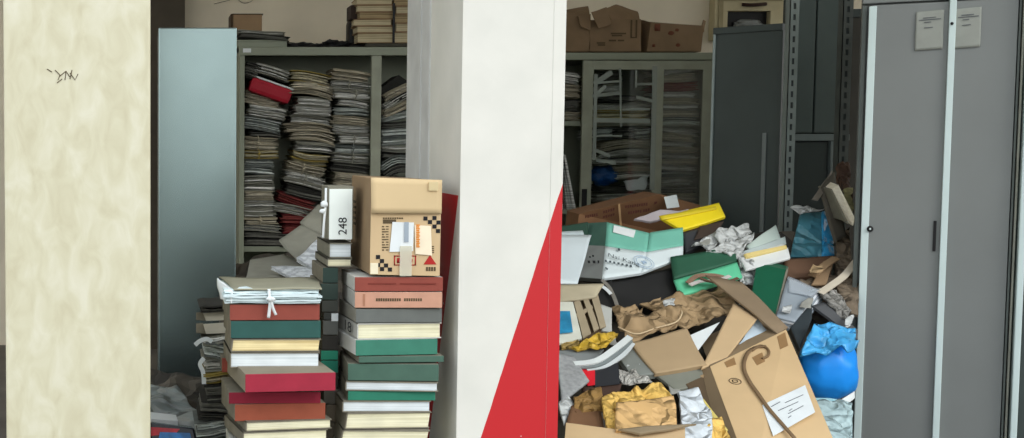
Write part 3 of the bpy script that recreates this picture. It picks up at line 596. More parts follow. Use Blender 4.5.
# ------------------------------------------------------------------ book and box-file stacks
YS = 3.5
GS1 = 'box files in the left front stack'; GS2 = 'box files in the right front stack'
def filebox(x0, y0, x1, y1, Y, sx, d, mat, label, group, kind='box', yaw=0, side=grey_board, slant=0):
    """x0..x1,y0..y1 front; sx = left end visible to column sx; kind box|pages"""
    a, b = P(x0, y0, Y), P(x1, y1, Y); h = a.z-b.z; z0 = b.z+.0006; z1_ = a.z-.0006
    Yb = Y+d; xlb = xpx(sx, Yb) if sx else a.x
    sh = xlb-a.x     # shear of the back edge so that the left end shows
    t = thing('archive_box' if kind == 'box' else 'bound_volume', label, 'box file' if kind == 'box' else 'book', ((a.x+b.x)/2, Y+d/2, z0), group)
    ang = math.atan2(-sh, d) if abs(sh) > .001 else 0
    o = Vector((a.x, Y, 0)); w = b.x-a.x
    def hx(m, u0, u1, v0, v1, za, zb_, bev=0, sl=0):
        c = []
        for v in (v0, v1):
            for (u, z) in ((u0, za), (u1, za), (u1+sl, zb_), (u0+sl, zb_)): c.append((a.x+u, Y+v, z))
        m.hexa(c, bev); return m
    if kind == 'box':
        sp = hx(MB(), 0, w, 0, .004, z0, z1_, .0015, slant); bo = hx(MB(), 0, w, .0035, d, z0, z1_, .002, slant)
        parts = [('spine', sp, mat), ('body', bo, side)]
    else:
        ct_ = .0028
        pg = hx(MB(), .004, w-.004, .004, d-.004, z0+ct_, z1_-ct_, 0, slant)
        cv = hx(MB(), 0, w, 0, d, z0, z0+ct_, 0); cv = hx(cv, slant, w+slant, 0, d, z1_-ct_, z1_, 0); cv = hx(cv, 0, .003, .0, d, z0, z1_, 0, slant)
        parts = [('page_block', pg, mat), ('cover', cv, side)]
    for nme, m, mt in parts:
        m.rot((a.x, Y, 0), ang); m.rot(((a.x+b.x)/2, Y+d/2, 0), math.radians(yaw)); m.build(nme, mt, t)
    return t
cl = lambda k, c, **kw: M(k, c, .75, .07, 25, bump=.06, **kw)
rust = cl('rust_cloth', (142, 70, 58)); teal = cl('teal_cloth', (44, 86, 80)); crim = cl('crimson_cloth', (158, 40, 60)); crim2 = cl('dark_crimson_cloth', (138, 30, 50)); salmon = cl('salmon_paper', (198, 150, 126))
slate = cl('slate_cloth', (104, 108, 104)); sea = cl('sea_green_cloth', (60, 124, 104)); dkgreen = cl('dull_green_cloth', (72, 102, 88)); emer = cl('emerald_cloth', (44, 122, 98)); rust2 = cl('orange_rust_cloth', (150, 78, 56))
gside = M('grey_end', (196, 196, 188), .85, .08, 20); dside = M('dark_grey_end', (124, 119, 104), .85, .15, 20)
# left stack
filebox(230, 304.5, 320, 320.5, YS, 223, .24, rust, 'rust red box file under the papers topping the left front stack', GS1, side=dside)
filebox(231, 321, 321, 338.5, YS, 224, .24, teal, 'dark teal box file beneath the top rust red one, left front stack', GS1, side=dside)
filebox(231, 339, 320, 352, YS, 225, .23, yell_pages, 'thick volume showing yellowed pages, under the teal box of the left stack', GS1, 'pages', side=dside, slant=.004)
filebox(230, 352.5, 320, 368, YS, 224, .23, white_pages, 'volume showing white page edges, directly above the crimson box file', GS1, 'pages', side=dside)
filebox(244, 374, 336, 392.5, YS-.12, 229, .30, crim, 'bright crimson box file jutting out of the left front stack', GS1, side=M('crimson_end', (138, 130, 112), .85), yaw=1.5)
filebox(229, 392.5, 321, 404, YS-.02, 222, .24, crim2, 'thin dark crimson box file right under the jutting crimson one', GS1, side=dside)
filebox(235, 404.5, 327, 421.5, YS-.03, 222, .26, rust2, 'orange rust box file under the two crimson ones', GS1, side=dside)
filebox(246, 422, 335, 432, YS-.05, 228, .24, cream_pages, 'cream paged volume under the orange rust box file', GS1, 'pages', side=dside)
filebox(243, 432.5, 331, 445, YS-.05, 225, .24, cream_pages, 'lowest visible cream paged volume of the left front stack', GS1, 'pages', side=dside)
zb_ = P(240, 445, YS).z; k = 0
while zb_ > .06:
    y_ = 445+k*22
    h = .062; a = xpx(232, YS); t = thing('archive_box', ORD[k]+' grey box file under the cream volumes of the left front stack', 'box file', (a+.14, YS+.12, zb_-h), GS1)
    MB().box((a, YS, zb_-h+.001), (a+.28, YS+.24, zb_-.0005), .002).build('body', gside, t); zb_ -= h; k += 1
# crimson box top papers: folder bundle on top
tb = thing('document_folder', 'grey covered folder of loose white papers tied with white tape, topping the left stack', 'folder', P(275, 303.5, YS+.1))
a, b = P(222, 289, YS-.01), P(320, 303.5, YS-.01); pg = MB()
n = 7; hh = (a.z-b.z)/n
for i in range(n):
    r_ = random.Random(i+5); x0_, x1_ = a.x+r_.uniform(0, .014), b.x+r_.uniform(-.012, .006); yf = YS-.012+r_.uniform(-.008, .01); vs_ = []
    for kx in range(13):
        u = kx/12; x = x0_+(x1_-x0_)*u; z = b.z+i*hh+math.sin(u*7+i)*.0012+noise.noise(Vector((x*20, i, 0)))*.003; tt = hh*.86
        vs_ += [(x, yf, z), (x, yf, z+tt), (x, YS+.24, z+tt), (x, YS+.24, z)]
    fs = [(0,1,2,3), (51,50,49,48)]
    for kx in range(12):
        for j in range(4): fs.append((kx*4+j, (kx+1)*4+j, (kx+1)*4+(j+1) % 4, kx*4+(j+1) % 4))
    pg.add(vs_, fs)
pg.build('paper_stack', M('crisp_papers', (214, 230, 232), .8, .12, 30), tb)
ql = [P(219, 276.5, YS+.26), P(316, 278, YS+.26), P(322, 288, YS-.015), P(234, 289, YS-.015)]
MB().sheet(ql, .003, 10, 8, .004, 7, 2).build('cover', M('folder_cover_grey', (150, 148, 128), .85, .08, 10), tb, smooth=True)
MB().sheet([P(216.5, 278, YS+.1), P(232, 291, YS-.012), P(231, 303, YS-.012), P(219, 299, YS+.06)], .004, 8, 8, .006, 22, 6).build('rumpled_end', white_p, tb, smooth=True)
m = MB().ribbon([P(269, 289, YS-.018), P(269.5, 297, YS-.024), P(270, 304, YS-.022), P(268.5, 318, YS-.018)], .009, .0012, (1, 0, 0)).ribbon([P(271, 300, YS-.024), P(273, 308, YS-.022), P(276, 315, YS-.018)], .008, .0012, (1, 0, 0)).lump(P(270.5, 299, YS-.026), (.014, .006, .008), .3, 4, 1, 2)
m.build('tie_tape', white_p, tb)
# right stack
r1 = filebox(355, 277, 443, 291.5, YS, 342, .24, rust, 'rust red box file right under the cardboard box with checker marks', GS2, side=gside)
r2 = filebox(355, 292, 442, 308, YS, 343, .24, salmon, 'salmon box file with dark lettering, second of the right front stack', GS2, side=gside)
m = MB()
for (x0, x1, y0, y1) in ((363,365,294,306), (432,434,295,307)): m.box(P(x0, y0, YS-.0012), P(x1, y1, YS-.0002))
m.build('spine_bar', M('salmon_bar', (170, 122, 96), .8), r2)
m = MB()
for (x0, x1) in ((376, 401), (404, 422)):
    x = x0
    while x < x1: m.box(P(x, 298.3, YS-.0012), P(x+1.7, 301.2, YS-.0002)); x += 2.3
m.build('lettering', ink_olive, r2)
m = MB()
for (x0, x1) in ((368, 396), (400, 436)): m.box(P(x0, 283, YS-.001), P(x1, 284.4, YS-.0002))
m.build('embossed_line', M('rust_dark', (122, 52, 42), .8), r1)
filebox(356, 309, 443, 323, YS, 340, .24, slate, 'slate grey box file between the salmon one and the numbered volume', GS2, side=M('warm_grey_end', (156, 153, 140), .85), slant=.0)
r4 = filebox(357.5, 323.5, 443.5, 339.5, YS, 338.5, .24, cream_pages, 'cream paged volume with 18 marked on its grey end', GS2, 'pages', side=gside)
o1 = P(345.5, 335, YS+.2)
filebox(356, 340, 440, 356, YS-.01, 334, .26, sea, 'sea green box file under the volume numbered 18', GS2, side=M('light_grey_end', (212, 212, 204), .85), yaw=0)
filebox(359, 356.5, 445, 363, YS-.01, 343, .24, dkgreen, 'thin dark green volume jutting right under the sea green box file', GS2, side=dside)
filebox(348, 363.5, 437.5, 380.5, YS, 341, .24, dkgreen, 'dull green box file in the middle of the right front stack', GS2, side=dside)
filebox(345.5, 381, 437, 390.7, YS, 340, .24, white_pages, 'thin white paged volume above the emerald one in right stack', GS2, 'pages', side=dside)
filebox(348, 391, 435, 400.5, YS, 338, .24, emer, 'thin emerald green volume between two white paged ones', GS2, side=dside)
filebox(342.5, 401, 431, 412.5, YS-.01, 331, .24, white_pages, 'white paged volume beneath the thin emerald one', GS2, 'pages', side=dside)
filebox(345, 413, 431, 429.5, YS-.02, 328, .26, cream_pages, 'thick cream paged volume near the bottom of the right front stack', GS2, 'pages', side=dside, slant=.006)
filebox(340, 430, 427, 446, YS-.02, 330, .26, cream_pages, 'lowest visible cream paged volume of the right front stack', GS2, 'pages', side=dside, slant=.008)
zb_ = P(340, 446, YS).z; k = 0
while zb_ > .06:
    h = .062; a = xpx(342, YS); t = thing('archive_box', ORD[k]+' grey box file under the cream volumes of the right front stack', 'box file', (a+.13, YS+.12, zb_-h), GS2)
    MB().box((a, YS, zb_-h+.001), (a+.26, YS+.24, zb_-.0005), .002).build('body', gside, t); zb_ -= h; k += 1
# number 18 on the end of the cream volume: the end face runs from front-left corner to sx
def endface(x0, sx, Y, d):
    a = xpx(x0, Y); bx = xpx(sx, Y+d); v = Vector((bx-a, d, 0)).normalized(); return Vector((a, Y, 0)), v
o, v = endface(357.5, 338.5, YS, .24)
p0 = o+v*.145; p0.z = P(350, 336.5, YS).z+.003
MB().text('18', p0+Vector((-.004, 0, 0)), -v, (0, 0, 1), .044, .0004, 2.4).build('number', ink, r4)

# cardboard box with checker marks
YC = 3.5
cb_f = M('box_kraft', (204, 178, 138), .8, .06, 7); cb_s = M('box_kraft_shaded', (150, 126, 96), .85, .1, 7)  # box sides get a darker kraft, their shade put into the colour
bx = thing('cardboard_box', 'kraft cardboard box with checker marks and red triangle atop the right front stack', 'box', P(405, 276, YC+.15))
f0, f1, f2, f3 = P(371.5, 178, YC), P(441.5, 180.5, YC), P(439.5, 276, YC), P(369.5, 274.5, YC)
bd = .33; sL = xpx(351.5, YC+bd)-f0.x; dv = Vector((sL, bd, 0)); dvr = Vector((-.035, bd, 0))
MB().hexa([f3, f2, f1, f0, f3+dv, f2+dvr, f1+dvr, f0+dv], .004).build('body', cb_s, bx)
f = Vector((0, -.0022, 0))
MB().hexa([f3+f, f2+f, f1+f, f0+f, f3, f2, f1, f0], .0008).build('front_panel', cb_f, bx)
fl = MB().sheet([P(371, 177.5, YC-.004), P(442, 180, YC-.004), P(441.5, 213.5, YC-.010), P(371.5, 213, YC-.014)], .004, 12, 6, .0012, 9, 2).build('folded_flap', M('flap_kraft', (208, 184, 142), .8, .05, 6), bx, smooth=True)
def dec(m, x0, y0, x1, y1, e=.0035, th=.0008): return m.box(P(x0, y0, YC-e), P(x1, y1, YC-e+th))
m = MB(); e = .0035
for (cx_, cy_) in ((425.5,218.5),(434.5,218),(430,222),(434.5,226.5),(438.5,222.5),(438,231),(378,257),(382,261),(378,265),(386,265.5),(390,269.5),(382,269)): dec(m, cx_-2, cy_-2, cx_+2, cy_+2)
m2 = MB(); m2.v = m.v[48:]; m2.f = [tuple(i-48 for i in f) for f in m.f[36:]]; m.v = m.v[:48]; m.f = m.f[:36]
m.build('checker_mark', ink, bx); m2.build('checker_mark', ink, bx)
m = MB(); dec(m, 383, 219.5, 396, 223.5)
for i in range(9): dec(m, 383+i*2.3, 217.5, 384.6+i*2.3, 219)
for i in range(10):
    dec(m, 382, 226+i*2.6, 384+(i % 3), 227.2+i*2.6); dec(m, 386, 226+i*2.6, 388.5, 227+i*2.6)
for i in range(4): dec(m, 426+i*2.6, 267, 427.8+i*2.6, 271)
for i in range(4): dec(m, 431, 246+i*2, 434, 247+i*2)
m.build('small_print', ink_olive, bx)
m = MB(); m.prism([P(430, 255, YC-e), P(436.5, 264.5, YC-e), P(423.5, 264.5, YC-e)], (0, .0008, 0)).build('red_triangle', ink_red, bx)
m = MB()
for (a_, b_, c_, d_) in ((394,255.5,416,256.5), (394,264.5,416,265.5), (394,255.5,395,265.5), (415,255.5,416,265.5), (397,258,403,263)): dec(m, a_, b_, c_, d_)
m.lump(P(410, 260.5, YC-e), (.008, .001, .009), 0, 2, 1, 2); m.build('red_symbol', ink_red, bx)
MB().sheet([P(392.5, 222, YC-.006), P(414, 222.5, YC-.005), P(413, 251, YC-.006), P(389.5, 252, YC-.006)], .001, 4, 4, .0006, 20, 1).build('paper_label', white_p, bx)
MB().sheet([P(414.5, 225, YC-.007), P(431, 226, YC-.006), P(432, 255.5, YC-.006), P(415.5, 254, YC-.007)], .001, 4, 4, .0006, 20, 1).build('paper_label', M('warm_label', (238, 224, 196), .8), bx)
m = MB()
for i in range(13): dec(m, 416.3, 224.5+i*1.8, 419.8-(i % 2)*.6, 225.8+i*1.8, .0085)
m.build('orange_print', M('orange_ink', (226, 140, 50), .7), bx)
MB().box(P(404.5, 222, YC-.0085), P(408.5, 242, YC-.0078)).build('grey_print', M('pale_grey_ink', (160, 172, 182), .7), bx)
MB().box(P(400, 246, YC-.009), P(411.5, 276, YC-.0078)).build('tape', clearmat('box_tape', (230, 226, 205), .5, .25), bx)
MB().box(P(429, 182, YC-.013), P(438, 190.5, YC-.0095)).build('tape', clearmat('flap_tape', (232, 214, 168), .7, .2), bx)
MB().box(P(370.5, 263, YC-.0045), P(378, 274, YC-.0033)).build('corner_label', M('cream_label', (236, 226, 196), .8), bx)
# marks on the box's dark left end
m = MB(); n_ = dv.normalized(); s_ = Vector((-n_.y, n_.x, 0))
sidep = f3+Vector((0, 0, .05))
for i in range(5):
    o_ = f3+dv*.72+Vector((0, 0, .13+i*.017)); m.hexa([o_-s_*-.001, o_+n_*.05+s_*.001, o_+n_*.05+s_*.001+Vector((0,0,.008)), o_+s_*.001+Vector((0,0,.008)), o_, o_+n_*.05, o_+n_*.05+Vector((0,0,.008)), o_+Vector((0,0,.008))])
m.build('side_print', ink_olive, bx)

# rear small stack between
GR = 'dark files in the small rear stack'
Yr = 3.62
t = thing('archive_box', 'white box file standing upright, numbered 248, beside the cardboard box', 'box file', P(340, 241, Yr+.1))
a, b = P(329.5, 189, Yr), P(352, 239.5, Yr)
MB().box((a.x, Yr, b.z), (b.x, Yr+.004, a.z), .001).build('spine', M('white_spine', (238, 246, 240), .6, .04), t)
MB().box((a.x-.004, Yr+.004, b.z+.001), (b.x+.004, Yr+.14, a.z+.008), .002).build('body', grey_board, t)
m = MB().text('248', P(346.5, 235, Yr-.001), (0, 0, 1), (-1, 0, 0), .036, .0008); m.build('number', ink, t)
m = MB().ribbon([P(326, 188, Yr+.01), P(325.5, 205, Yr), P(324, 222, Yr-.004), P(323, 238, Yr)], .007, .0012, (1, 0, 0)).lump(P(324, 204, Yr-.004), (.012, .006, .01), .3, 3, 1, 2).lump(P(322.5, 211, Yr-.004), (.01, .006, .008), .3, 3, 2, 2)
m.build('tie_tape', white_p, t)
filebox(329, 243, 352, 258, Yr, None, .26, white_pages, 'white paged volume directly under the white upright box file 248', GR, 'pages')
filebox(327, 258.5, 352, 267, Yr, None, .26, cream_pages, 'thin cream volume under the white paged one, small rear stack', GR, 'pages')
rear = [(323,267.5,352,283,'dgreen',(44, 62, 56),'dark green file right under the pale volumes of the rear stack'),
        (321,283.5,350,300,'dgreen2',(52, 66, 60),'dark greenish file, second dark one of the small rear stack'),
        (322,300.5,348,312,'rgrey',(72, 74, 68),'dark grey file above the small white tag of rear stack'),
        (324,312.5,346,320,'rgrey2',(64, 66, 62),'thin dark file level with the small white tag'),
        (323,320.5,345,335,'rmid',(96, 98, 94),'mid grey file below the small white tag'),
        (322,335.5,345,350,'rdark',(50, 48, 44),'near black file above the two emerald files of rear stack'),
        (321,350.5,346,360,'emer1',(40, 130, 104),'emerald file, upper of two glimpsed between the front stacks'),
        (321,360.5,344,373,'emer2',(36, 120, 98),'emerald file, lower of two glimpsed between the front stacks'),
        (322,373.5,350,388,'rd3',(60, 56, 50),'dark file under the two emerald ones between the stacks'),
        (324,388.5,352,404,'rd4',(96, 92, 82),'grey brown file low between the front stacks'),
        (326,404.5,352,422,'rd5',(110, 100, 84),'brownish file near the bottom between the front stacks'),
        (324,422.5,352,440,'rd6',(96, 88, 74),'lowest visible brown file between the front stacks')]
for x0, y0, x1, y1, kx, c, lab in rear: filebox(x0, y0, min(x1, 338), y1, Yr, None, .25, M('rear_'+kx, c, .8), lab, GR, side=dside)
k = 0; z_ = P(324, 440, Yr).z; a = xpx(322, Yr)
while z_ > .05:
    t = thing('archive_box', ORD[k]+' brown file at the foot of the small rear stack', 'box file', (a+.05, Yr+.12, z_-.06), GR); MB().box((a, Yr, z_-.059), (a+.11, Yr+.25, z_-.0005)).build('body', dside, t); z_ -= .06; k += 1
MB_tag = MB().box(P(331.5, 313.5, Yr-.004), P(338, 321, Yr-.001))
tag(MB_tag.build('paper_tag', white_p), 'tiny white paper tag on the dark files between the two stacks', 'tag')

# slumped grey folders with white pages behind the left stack
gf = M('grey_folder', (150, 150, 138), .85, .10, 12); wp2 = M('fanned_pages', (232, 238, 244), .8, .14, 30, stripes=(40, 40, 90, .4, (130, 136, 144)))
def slump(label, cover, pages, Y, th=.035):
    cv = [Vector(p) for p in cover]; t = thing('document_folder', label, 'folder', cv[3]+Vector((0, .05, 0)), 'slumped grey folders spilling from the olive cabinet')
    MB().sheet(cv, .006, 8, 8, .004, 6, 3).build('cover', gf, t, smooth=True)
    for i in range(3):
        q = [Vector(p)+Vector((rnd.uniform(-.006, .006), .008+i*.010, -.006*i)) for p in pages]
        MB().sheet(q, .005, 8, 8, .006, 9, 4+i).build('paper_stack', wp2, t, smooth=True)
slump('grey folder slanting down to the right over its fanned white pages', [P(279,240,4.9), P(302,224,5.1), P(328,236,4.9), P(300,262,4.7)], [P(298,258,4.62), P(322,236,4.74), P(329,262,4.62), P(318,271,4.55)], 5)
slump('grey folder lying flat above the tied papers, white pages at right', [P(250,260,4.9), P(283,254,5.0), P(328,272,4.6), P(246,280,4.4)], [P(272,266,4.5), P(304,266,4.5), P(326,274,4.42), P(318,291,4.3)], 4.8)
slump('grey folder wedged behind the white tape of the upright box file', [P(300,222,5.3), P(318,204,5.5), P(328,206,5.3), P(328,240,5.1)], [P(318,232,5.2), P(327,228,5.2), P(328,242,5.1), P(322,242,5.1)], 5)
# heap that carries them
def heap(label, pts_fn, x0, x1, nx, ny, mat, name='paper_heap', amp=.05, seed=0, fr=6):
    m = MB(); top = []
    for j in range(ny+1):
        for i in range(nx+1):
            u, v = i/nx, j/ny; p = pts_fn(u, v); h = noise.noise(p*fr+Vector((seed, 0, 0)))+.5*noise.noise(p*fr*2.5)
            top.append(Vector((p.x+noise.noise(p*9)*.02, p.y, max(.01, p.z+amp*h))))
    N = len(top); W = nx+1; fs = []
    for j in range(ny):
        for i in range(nx): a = j*W+i; fs.append((a, a+1, a+W+1, a+W)); fs.append((a+N, a+N+W, a+N+W+1, a+N+1))
    rim = list(range(W))+[j*W+nx for j in range(1, ny+1)]+[ny*W+i for i in range(nx-1, -1, -1)]+[j*W for j in range(ny-1, 0, -1)]
    for a, b in zip(rim, rim[1:]+rim[:1]): fs.append((a, b, b+N, a+N))
    m.add(top+[Vector((p.x, p.y, .001)) for p in top], fs)
    o = m.build(name, mat); o['kind'] = 'stuff'; o['label'] = label; o['category'] = 'paper heap'; return o
def patch_mat(key, cols, sc=7):
    m = bpy.data.materials.new(key); m.use_nodes = True; nt = m.node_tree; b = nt.nodes['Principled BSDF']; L = nt.links.new
    t = nt.nodes.new('ShaderNodeTexCoord'); v = nt.nodes.new('ShaderNodeTexVoronoi'); v.inputs['Scale'].default_value = sc; v.distance = 'MANHATTAN'; L(t.outputs['Object'], v.inputs['Vector'])
    s = nt.nodes.new('ShaderNodeSeparateColor'); L(v.outputs['Color'], s.inputs[0]); r = nt.nodes.new('ShaderNodeValToRGB'); r.color_ramp.interpolation = 'CONSTANT'; L(s.outputs[0], r.inputs['Fac'])
    for i, c in enumerate(cols):
        e = r.color_ramp.elements[i] if i < 2 else r.color_ramp.elements.new(i/len(cols))
        e.position = i/len(cols); e.color = lin(c)+(1,)
    L(r.outputs[0], b.inputs['Base Color']); b.inputs['Roughness'].default_value = .9; return m
hm = patch_mat('mixed_papers', [(66, 62, 54), (78, 73, 64), (54, 51, 46), (92, 86, 76), (70, 63, 53)])
heap('loose dark papers heaped behind the two front stacks', lambda u, v: Vector((.32+u*.83, 4.3+v*1.7, .58+.18*v-.12*abs(u-.6))), 0, 1, 24, 24, hm, amp=.06)
# small dark pile left of the left front stack
GL = 'files behind the left front stack'
Yl = 3.98
spec = [(198,322,232,334,'w',(200, 196, 180),'pale ended file, lower of two jutting left of the teal box'), (198,311,232,321,'w2',(196, 192, 176),'pale ended file, upper of two jutting left of the rust box'),]
for x0, y0, x1, y1, kx, c, lab in spec:
    t = thing('bound_volume', lab, 'book', P((x0+x1)/2, y1, Yl+.1), GL)
    MB().hexa([P(x0+8,y1,Yl), P(x1,y1-1,Yl), P(x1,y0,Yl), P(x0+5,y0+2,Yl), P(x0+8,y1,Yl+.2), P(x1,y1-1,Yl+.2), P(x1,y0,Yl+.2), P(x0+5,y0+2,Yl+.2)], .002).build('page_block', M('old_end_'+kx, c, .9), t)
    MB().hexa([P(x0-2,y1-1,Yl+.01), P(x0+8,y1,Yl+.01), P(x0+5,y0+1,Yl+.01), P(x0-2,y0+1.5,Yl+.01), P(x0-2,y1-1,Yl+.22), P(x0+8,y1,Yl+.22), P(x0+5,y0+1,Yl+.22), P(x0-2,y0+1.5,Yl+.22)], .002).build('cover', dside, t)
bundle(200, 303, 232, 311, Yl, 6, 'd', 'dark folders at the top of the low pile left of the stack', GL, depth=.2)
bundle(202, 335, 232, 343, Yl, 6, 'w', 'grey white papers under the two pale ended files', GL, depth=.2)
bundle(205, 343, 232, 357, Yl, -8, 'm', 'crumpled white papers halfway down left of the white paged volume', GL, depth=.2)
bundle(204, 357, 232, 370, Yl, 8, 'w', 'white papers beside the brick red file end at left', GL, depth=.2)
bundle(203, 370, 232, 383, Yl, 5, 'y', 'mustard yellow folders low at the left of the stack', GL, depth=.2)
bundle(206, 383, 232, 400, Yl, 10, 'd', 'dark folders below the mustard ones', GL, depth=.2)
bundle(200, 400, 232, 420, Yl, -6, 'd', 'dark papers low beside the orange rust box file', GL, depth=.2)
bundle(196, 420, 232, 440, Yl, 8, 'm', 'grey rumpled papers at the bottom edge left of stack', GL, depth=.2)
filebox(222, 358, 231, 372.5, Yl-.12, None, .1, M('brick_end', (160, 80, 66), .8), 'brick red file end left of the white paged volume', GL, side=dside)
for i, (pp, lab) in enumerate([([(192+3,345),(200,341),(207,339),(212,342)], 'upper white tie strip hanging left of the stack'), ([(204,358),(200,364),(203,372),(204,384)], 'lower white tie strip hanging left of the stack')]):
    tag(MB().ribbon([P(x, y, Yl-.03) for x, y in pp], .014, .002, (0, 0, 1) if i == 0 else (1, 0, 0)).build('tie_strip', white_p), lab, 'tie strip')
# low clutter at far left
heap('low heap of papers and sacks on the floor beside the beige column', lambda u, v: Vector((-.1+u*.38, 3.96+v*1.3, .18+.12*v)), 0, 1, 14, 20, hm, amp=.05, seed=4)
m = MB().sheet([P(150,383,4.9), P(178,388,4.8), P(214,430,4.2), P(150,420,4.25)], .02, 26, 26, .03, 7, 3)
tag(m.build('plastic_bag', M('grey_film', (138, 144, 142), .35, .15, 8, crease=5), smooth=True), 'grey translucent plastic sack crumpled at the foot of the pale locker', 'bag')
m = MB().sheet([P(150,412,4.13), P(176,415,4.1), P(178,421,4.05), P(150,419,4.05)], .02, 4, 4, .002)
tag(m.build('paper_stack', white_p), 'thin stack of white paper on the dark printed package at left', 'paper')
t = thing('printed_package', 'glossy dark package printed red and blue at the bottom left beside the beige column', 'package', P(172, 440, 4.05))
MB().hexa([P(150,446,3.96), P(198,446,3.96), P(194,428,3.98), P(150,422,3.98), P(150,446,4.2), P(198,446,4.2), P(192,426,4.2), P(150,421,4.2)], .006).build('body', M('glossy_black', (22, 24, 30), .2), t)
MB().sheet([P(151,427,3.974), P(180,429,3.974), P(176,433,3.969), P(151,436,3.967)], .001, 4, 2).build('red_print', M('red_gloss', (190, 34, 48), .3, .4, 30), t)
MB().sheet([P(160,432,3.968), P(190,433,3.968), P(192,441,3.958), P(158,441,3.958)], .001, 4, 2).build('blue_print', M('blue_gloss', (40, 120, 190), .3, .5, 30), t)

# ------------------------------------------------------------------ the big heap at right
def R(y): return 5.2-(y-200)*.00525
def Q(pts, off=0):
    """corners given as (px, py[, extra distance]) laid on the slope of the heap"""
    return [P(p[0], p[1], R(p[1])+off+(p[2] if len(p) > 2 else 0)) for p in pts]
def sh(name, label, cat, pts, mat, off=0, t=.006, amp=.004, fr=6, seed=1, n=12, ridged=False, sag=0, group=None, smooth=True):
    m = MB().sheet(Q(pts, off), t, n if not ridged else 30, n if not ridged else 30, amp*(.62 if ridged else 1), fr, seed, sag, ridged); return tag(m.build(name, mat, smooth=smooth), label, cat, group)
heap('loose dark papers filling the gaps inside the big spilled heap', lambda u, v: (lambda py: P(555+u*(296-34*v), py, R(py)+.16+max(0, u-.8)*1.2))(450-v*215), 0, 1, 40, 30, hm, amp=.03, seed=2)
def extra(labels=None): pass
# long printed carton at the back
t = thing('cardboard_box', 'long brown carton with dark lettering lying against the glass door', 'box', P(640, 226, 5.5))
q = [P(579,214,5.5), P(622,203,5.45), P(660,194,5.4), P(700,205,5.5), P(700,240,5.45), P(576,240,5.45)]
MB().prism(q, (.05, .3, .0)).build('body', M('brown_carton', (124, 90, 62), .85, .12, 8), t)
MB().prism([P(618,204,5.435), P(620,203.5,5.435), P(622,226,5.435), P(620,226,5.435)], (0, .002, 0)).build('tape', M('tan_tape', (176, 142, 100), .5), t)
m = MB()
def words(m, x0, y0, x1, y1, Y, hgt, n):
    for i in range(n):
        u = (i+.1)/n; u2_ = (i+.8)/n; xa_, ya_ = x0+(x1-x0)*u, y0+(y1-y0)*u; xb2, yb2 = x0+(x1-x0)*u2_, y0+(y1-y0)*u2_
        m.prism([P(xa_, ya_, Y), P(xb2, yb2, Y), P(xb2, yb2+hgt*(.7+.3*(i % 2)), Y), P(xa_, ya_+hgt, Y)], (0, .002, 0))
Yw = 5.38
for wi, (wa, wh, wn) in enumerate((((625,205.5,648,202.5,Yw),3,10), ((628,211.5,642,209.5,Yw),3,6), ((643,209.5,650,208,Yw),3,3), ((654,202,658,201,Yw),2.6,1), ((585,215.5,598,213,Yw+.04),3,6), ((603,211,615,207.5,Yw+.03),3,5), ((603,216,615,213,Yw+.03),2.6,5))):
    m = MB(); words(m, *wa, wh, wn); m.build('lettering', ink_brown, t)
MB().sheet([P(664,197,5.36), P(676.5,194.5,5.36), P(679.5,207,5.34), P(667,208.5,5.34)], .002, 3, 3).build('sticker', M('pale_sticker', (196, 204, 204), .8), t)
sh('loose_papers', 'pale lilac papers poking out left of the yellow folder', 'papers', [(634,219),(660,210),(690,210),(650,222)], M('lilac_paper', (186, 178, 182), .8), .08, .01, .012, 14, 3)
t = thing('folder', 'bright yellow plastic folder lying across the top of the heap', 'folder', Q([(690,222)])[0])
MB().sheet(Q([(660,217),(719,202),(726,217),(682,229.5)], -.02), .012, 10, 8, .006, 4, 2).build('cover', M('yellow_plastic', (246, 222, 40), .35, .04), t, smooth=True)
MB().sheet(Q([(659,216),(716,206),(717,209),(662,220)], -.028), .004, 10, 3, .004, 6, 3).build('front_lip', M('yellow_lip', (222, 200, 44), .4, .04), t, smooth=True)
# brochure
t = thing('brochure', 'large teal and white folder with printed lettering and a round blue stamp', 'brochure', Q([(640,280)])[0])
bo = -.03
tealb = M('teal_print', (118, 190, 170), .55, .07, 10); whb = M('brochure_white', (222, 234, 236), .5, .04, 10)
TL, TM, TR, BR_, BM_, BL_ = (607,222), (650,233,-.02), (683,227), (683,257), (641,273,-.02), (602,279)
sl_, sm_, sr_ = (605,246), (647,252,-.02), (683,246)
MB().sheet(Q([TL,TM,sm_,sl_], bo), .012, 10, 6, .003, 5, 1).sheet(Q([TM,TR,sr_,sm_], bo), .012, 8, 6, .004, 5, 2).build('upper_cover', tealb, t, smooth=True)
MB().sheet(Q([sl_,sm_,BM_,BL_], bo), .012, 10, 6, .003, 5, 1).sheet(Q([sm_,sr_,BR_,BM_], bo), .012, 8, 6, .004, 5, 2).build('lower_cover', whb, t, smooth=True)
MB().prism(Q([(588,223,.12),(607,222,0),(605,246,0),(584,245,.12)], bo), (.02, .05, -.02)).build('side_panel', M('teal_side', (74, 112, 100), .6), t)
MB().prism(Q([(584,245,.12),(605,246,0),(602,279,0),(577,277,.12)], bo), (.02, .05, -.02)).build('side_panel', M('grey_side', (150, 154, 152), .6), t)
MB().sheet(Q([(614,225),(646,233),(644,240.5),(613,232)], bo-.012), .0012, 4, 3).build('label', white_p, t)
m = MB()
q = Q([(608,244),(640,254)], bo-.022); rt = (q[1]-q[0]).normalized(); qd = Q([(607,262)], bo-.022)[0]; up = (q[0]-qd).normalized()
m.text('Nai Kang', Q([(607.5,256.5)], bo-.02)[0], rt, up, .034, .002)
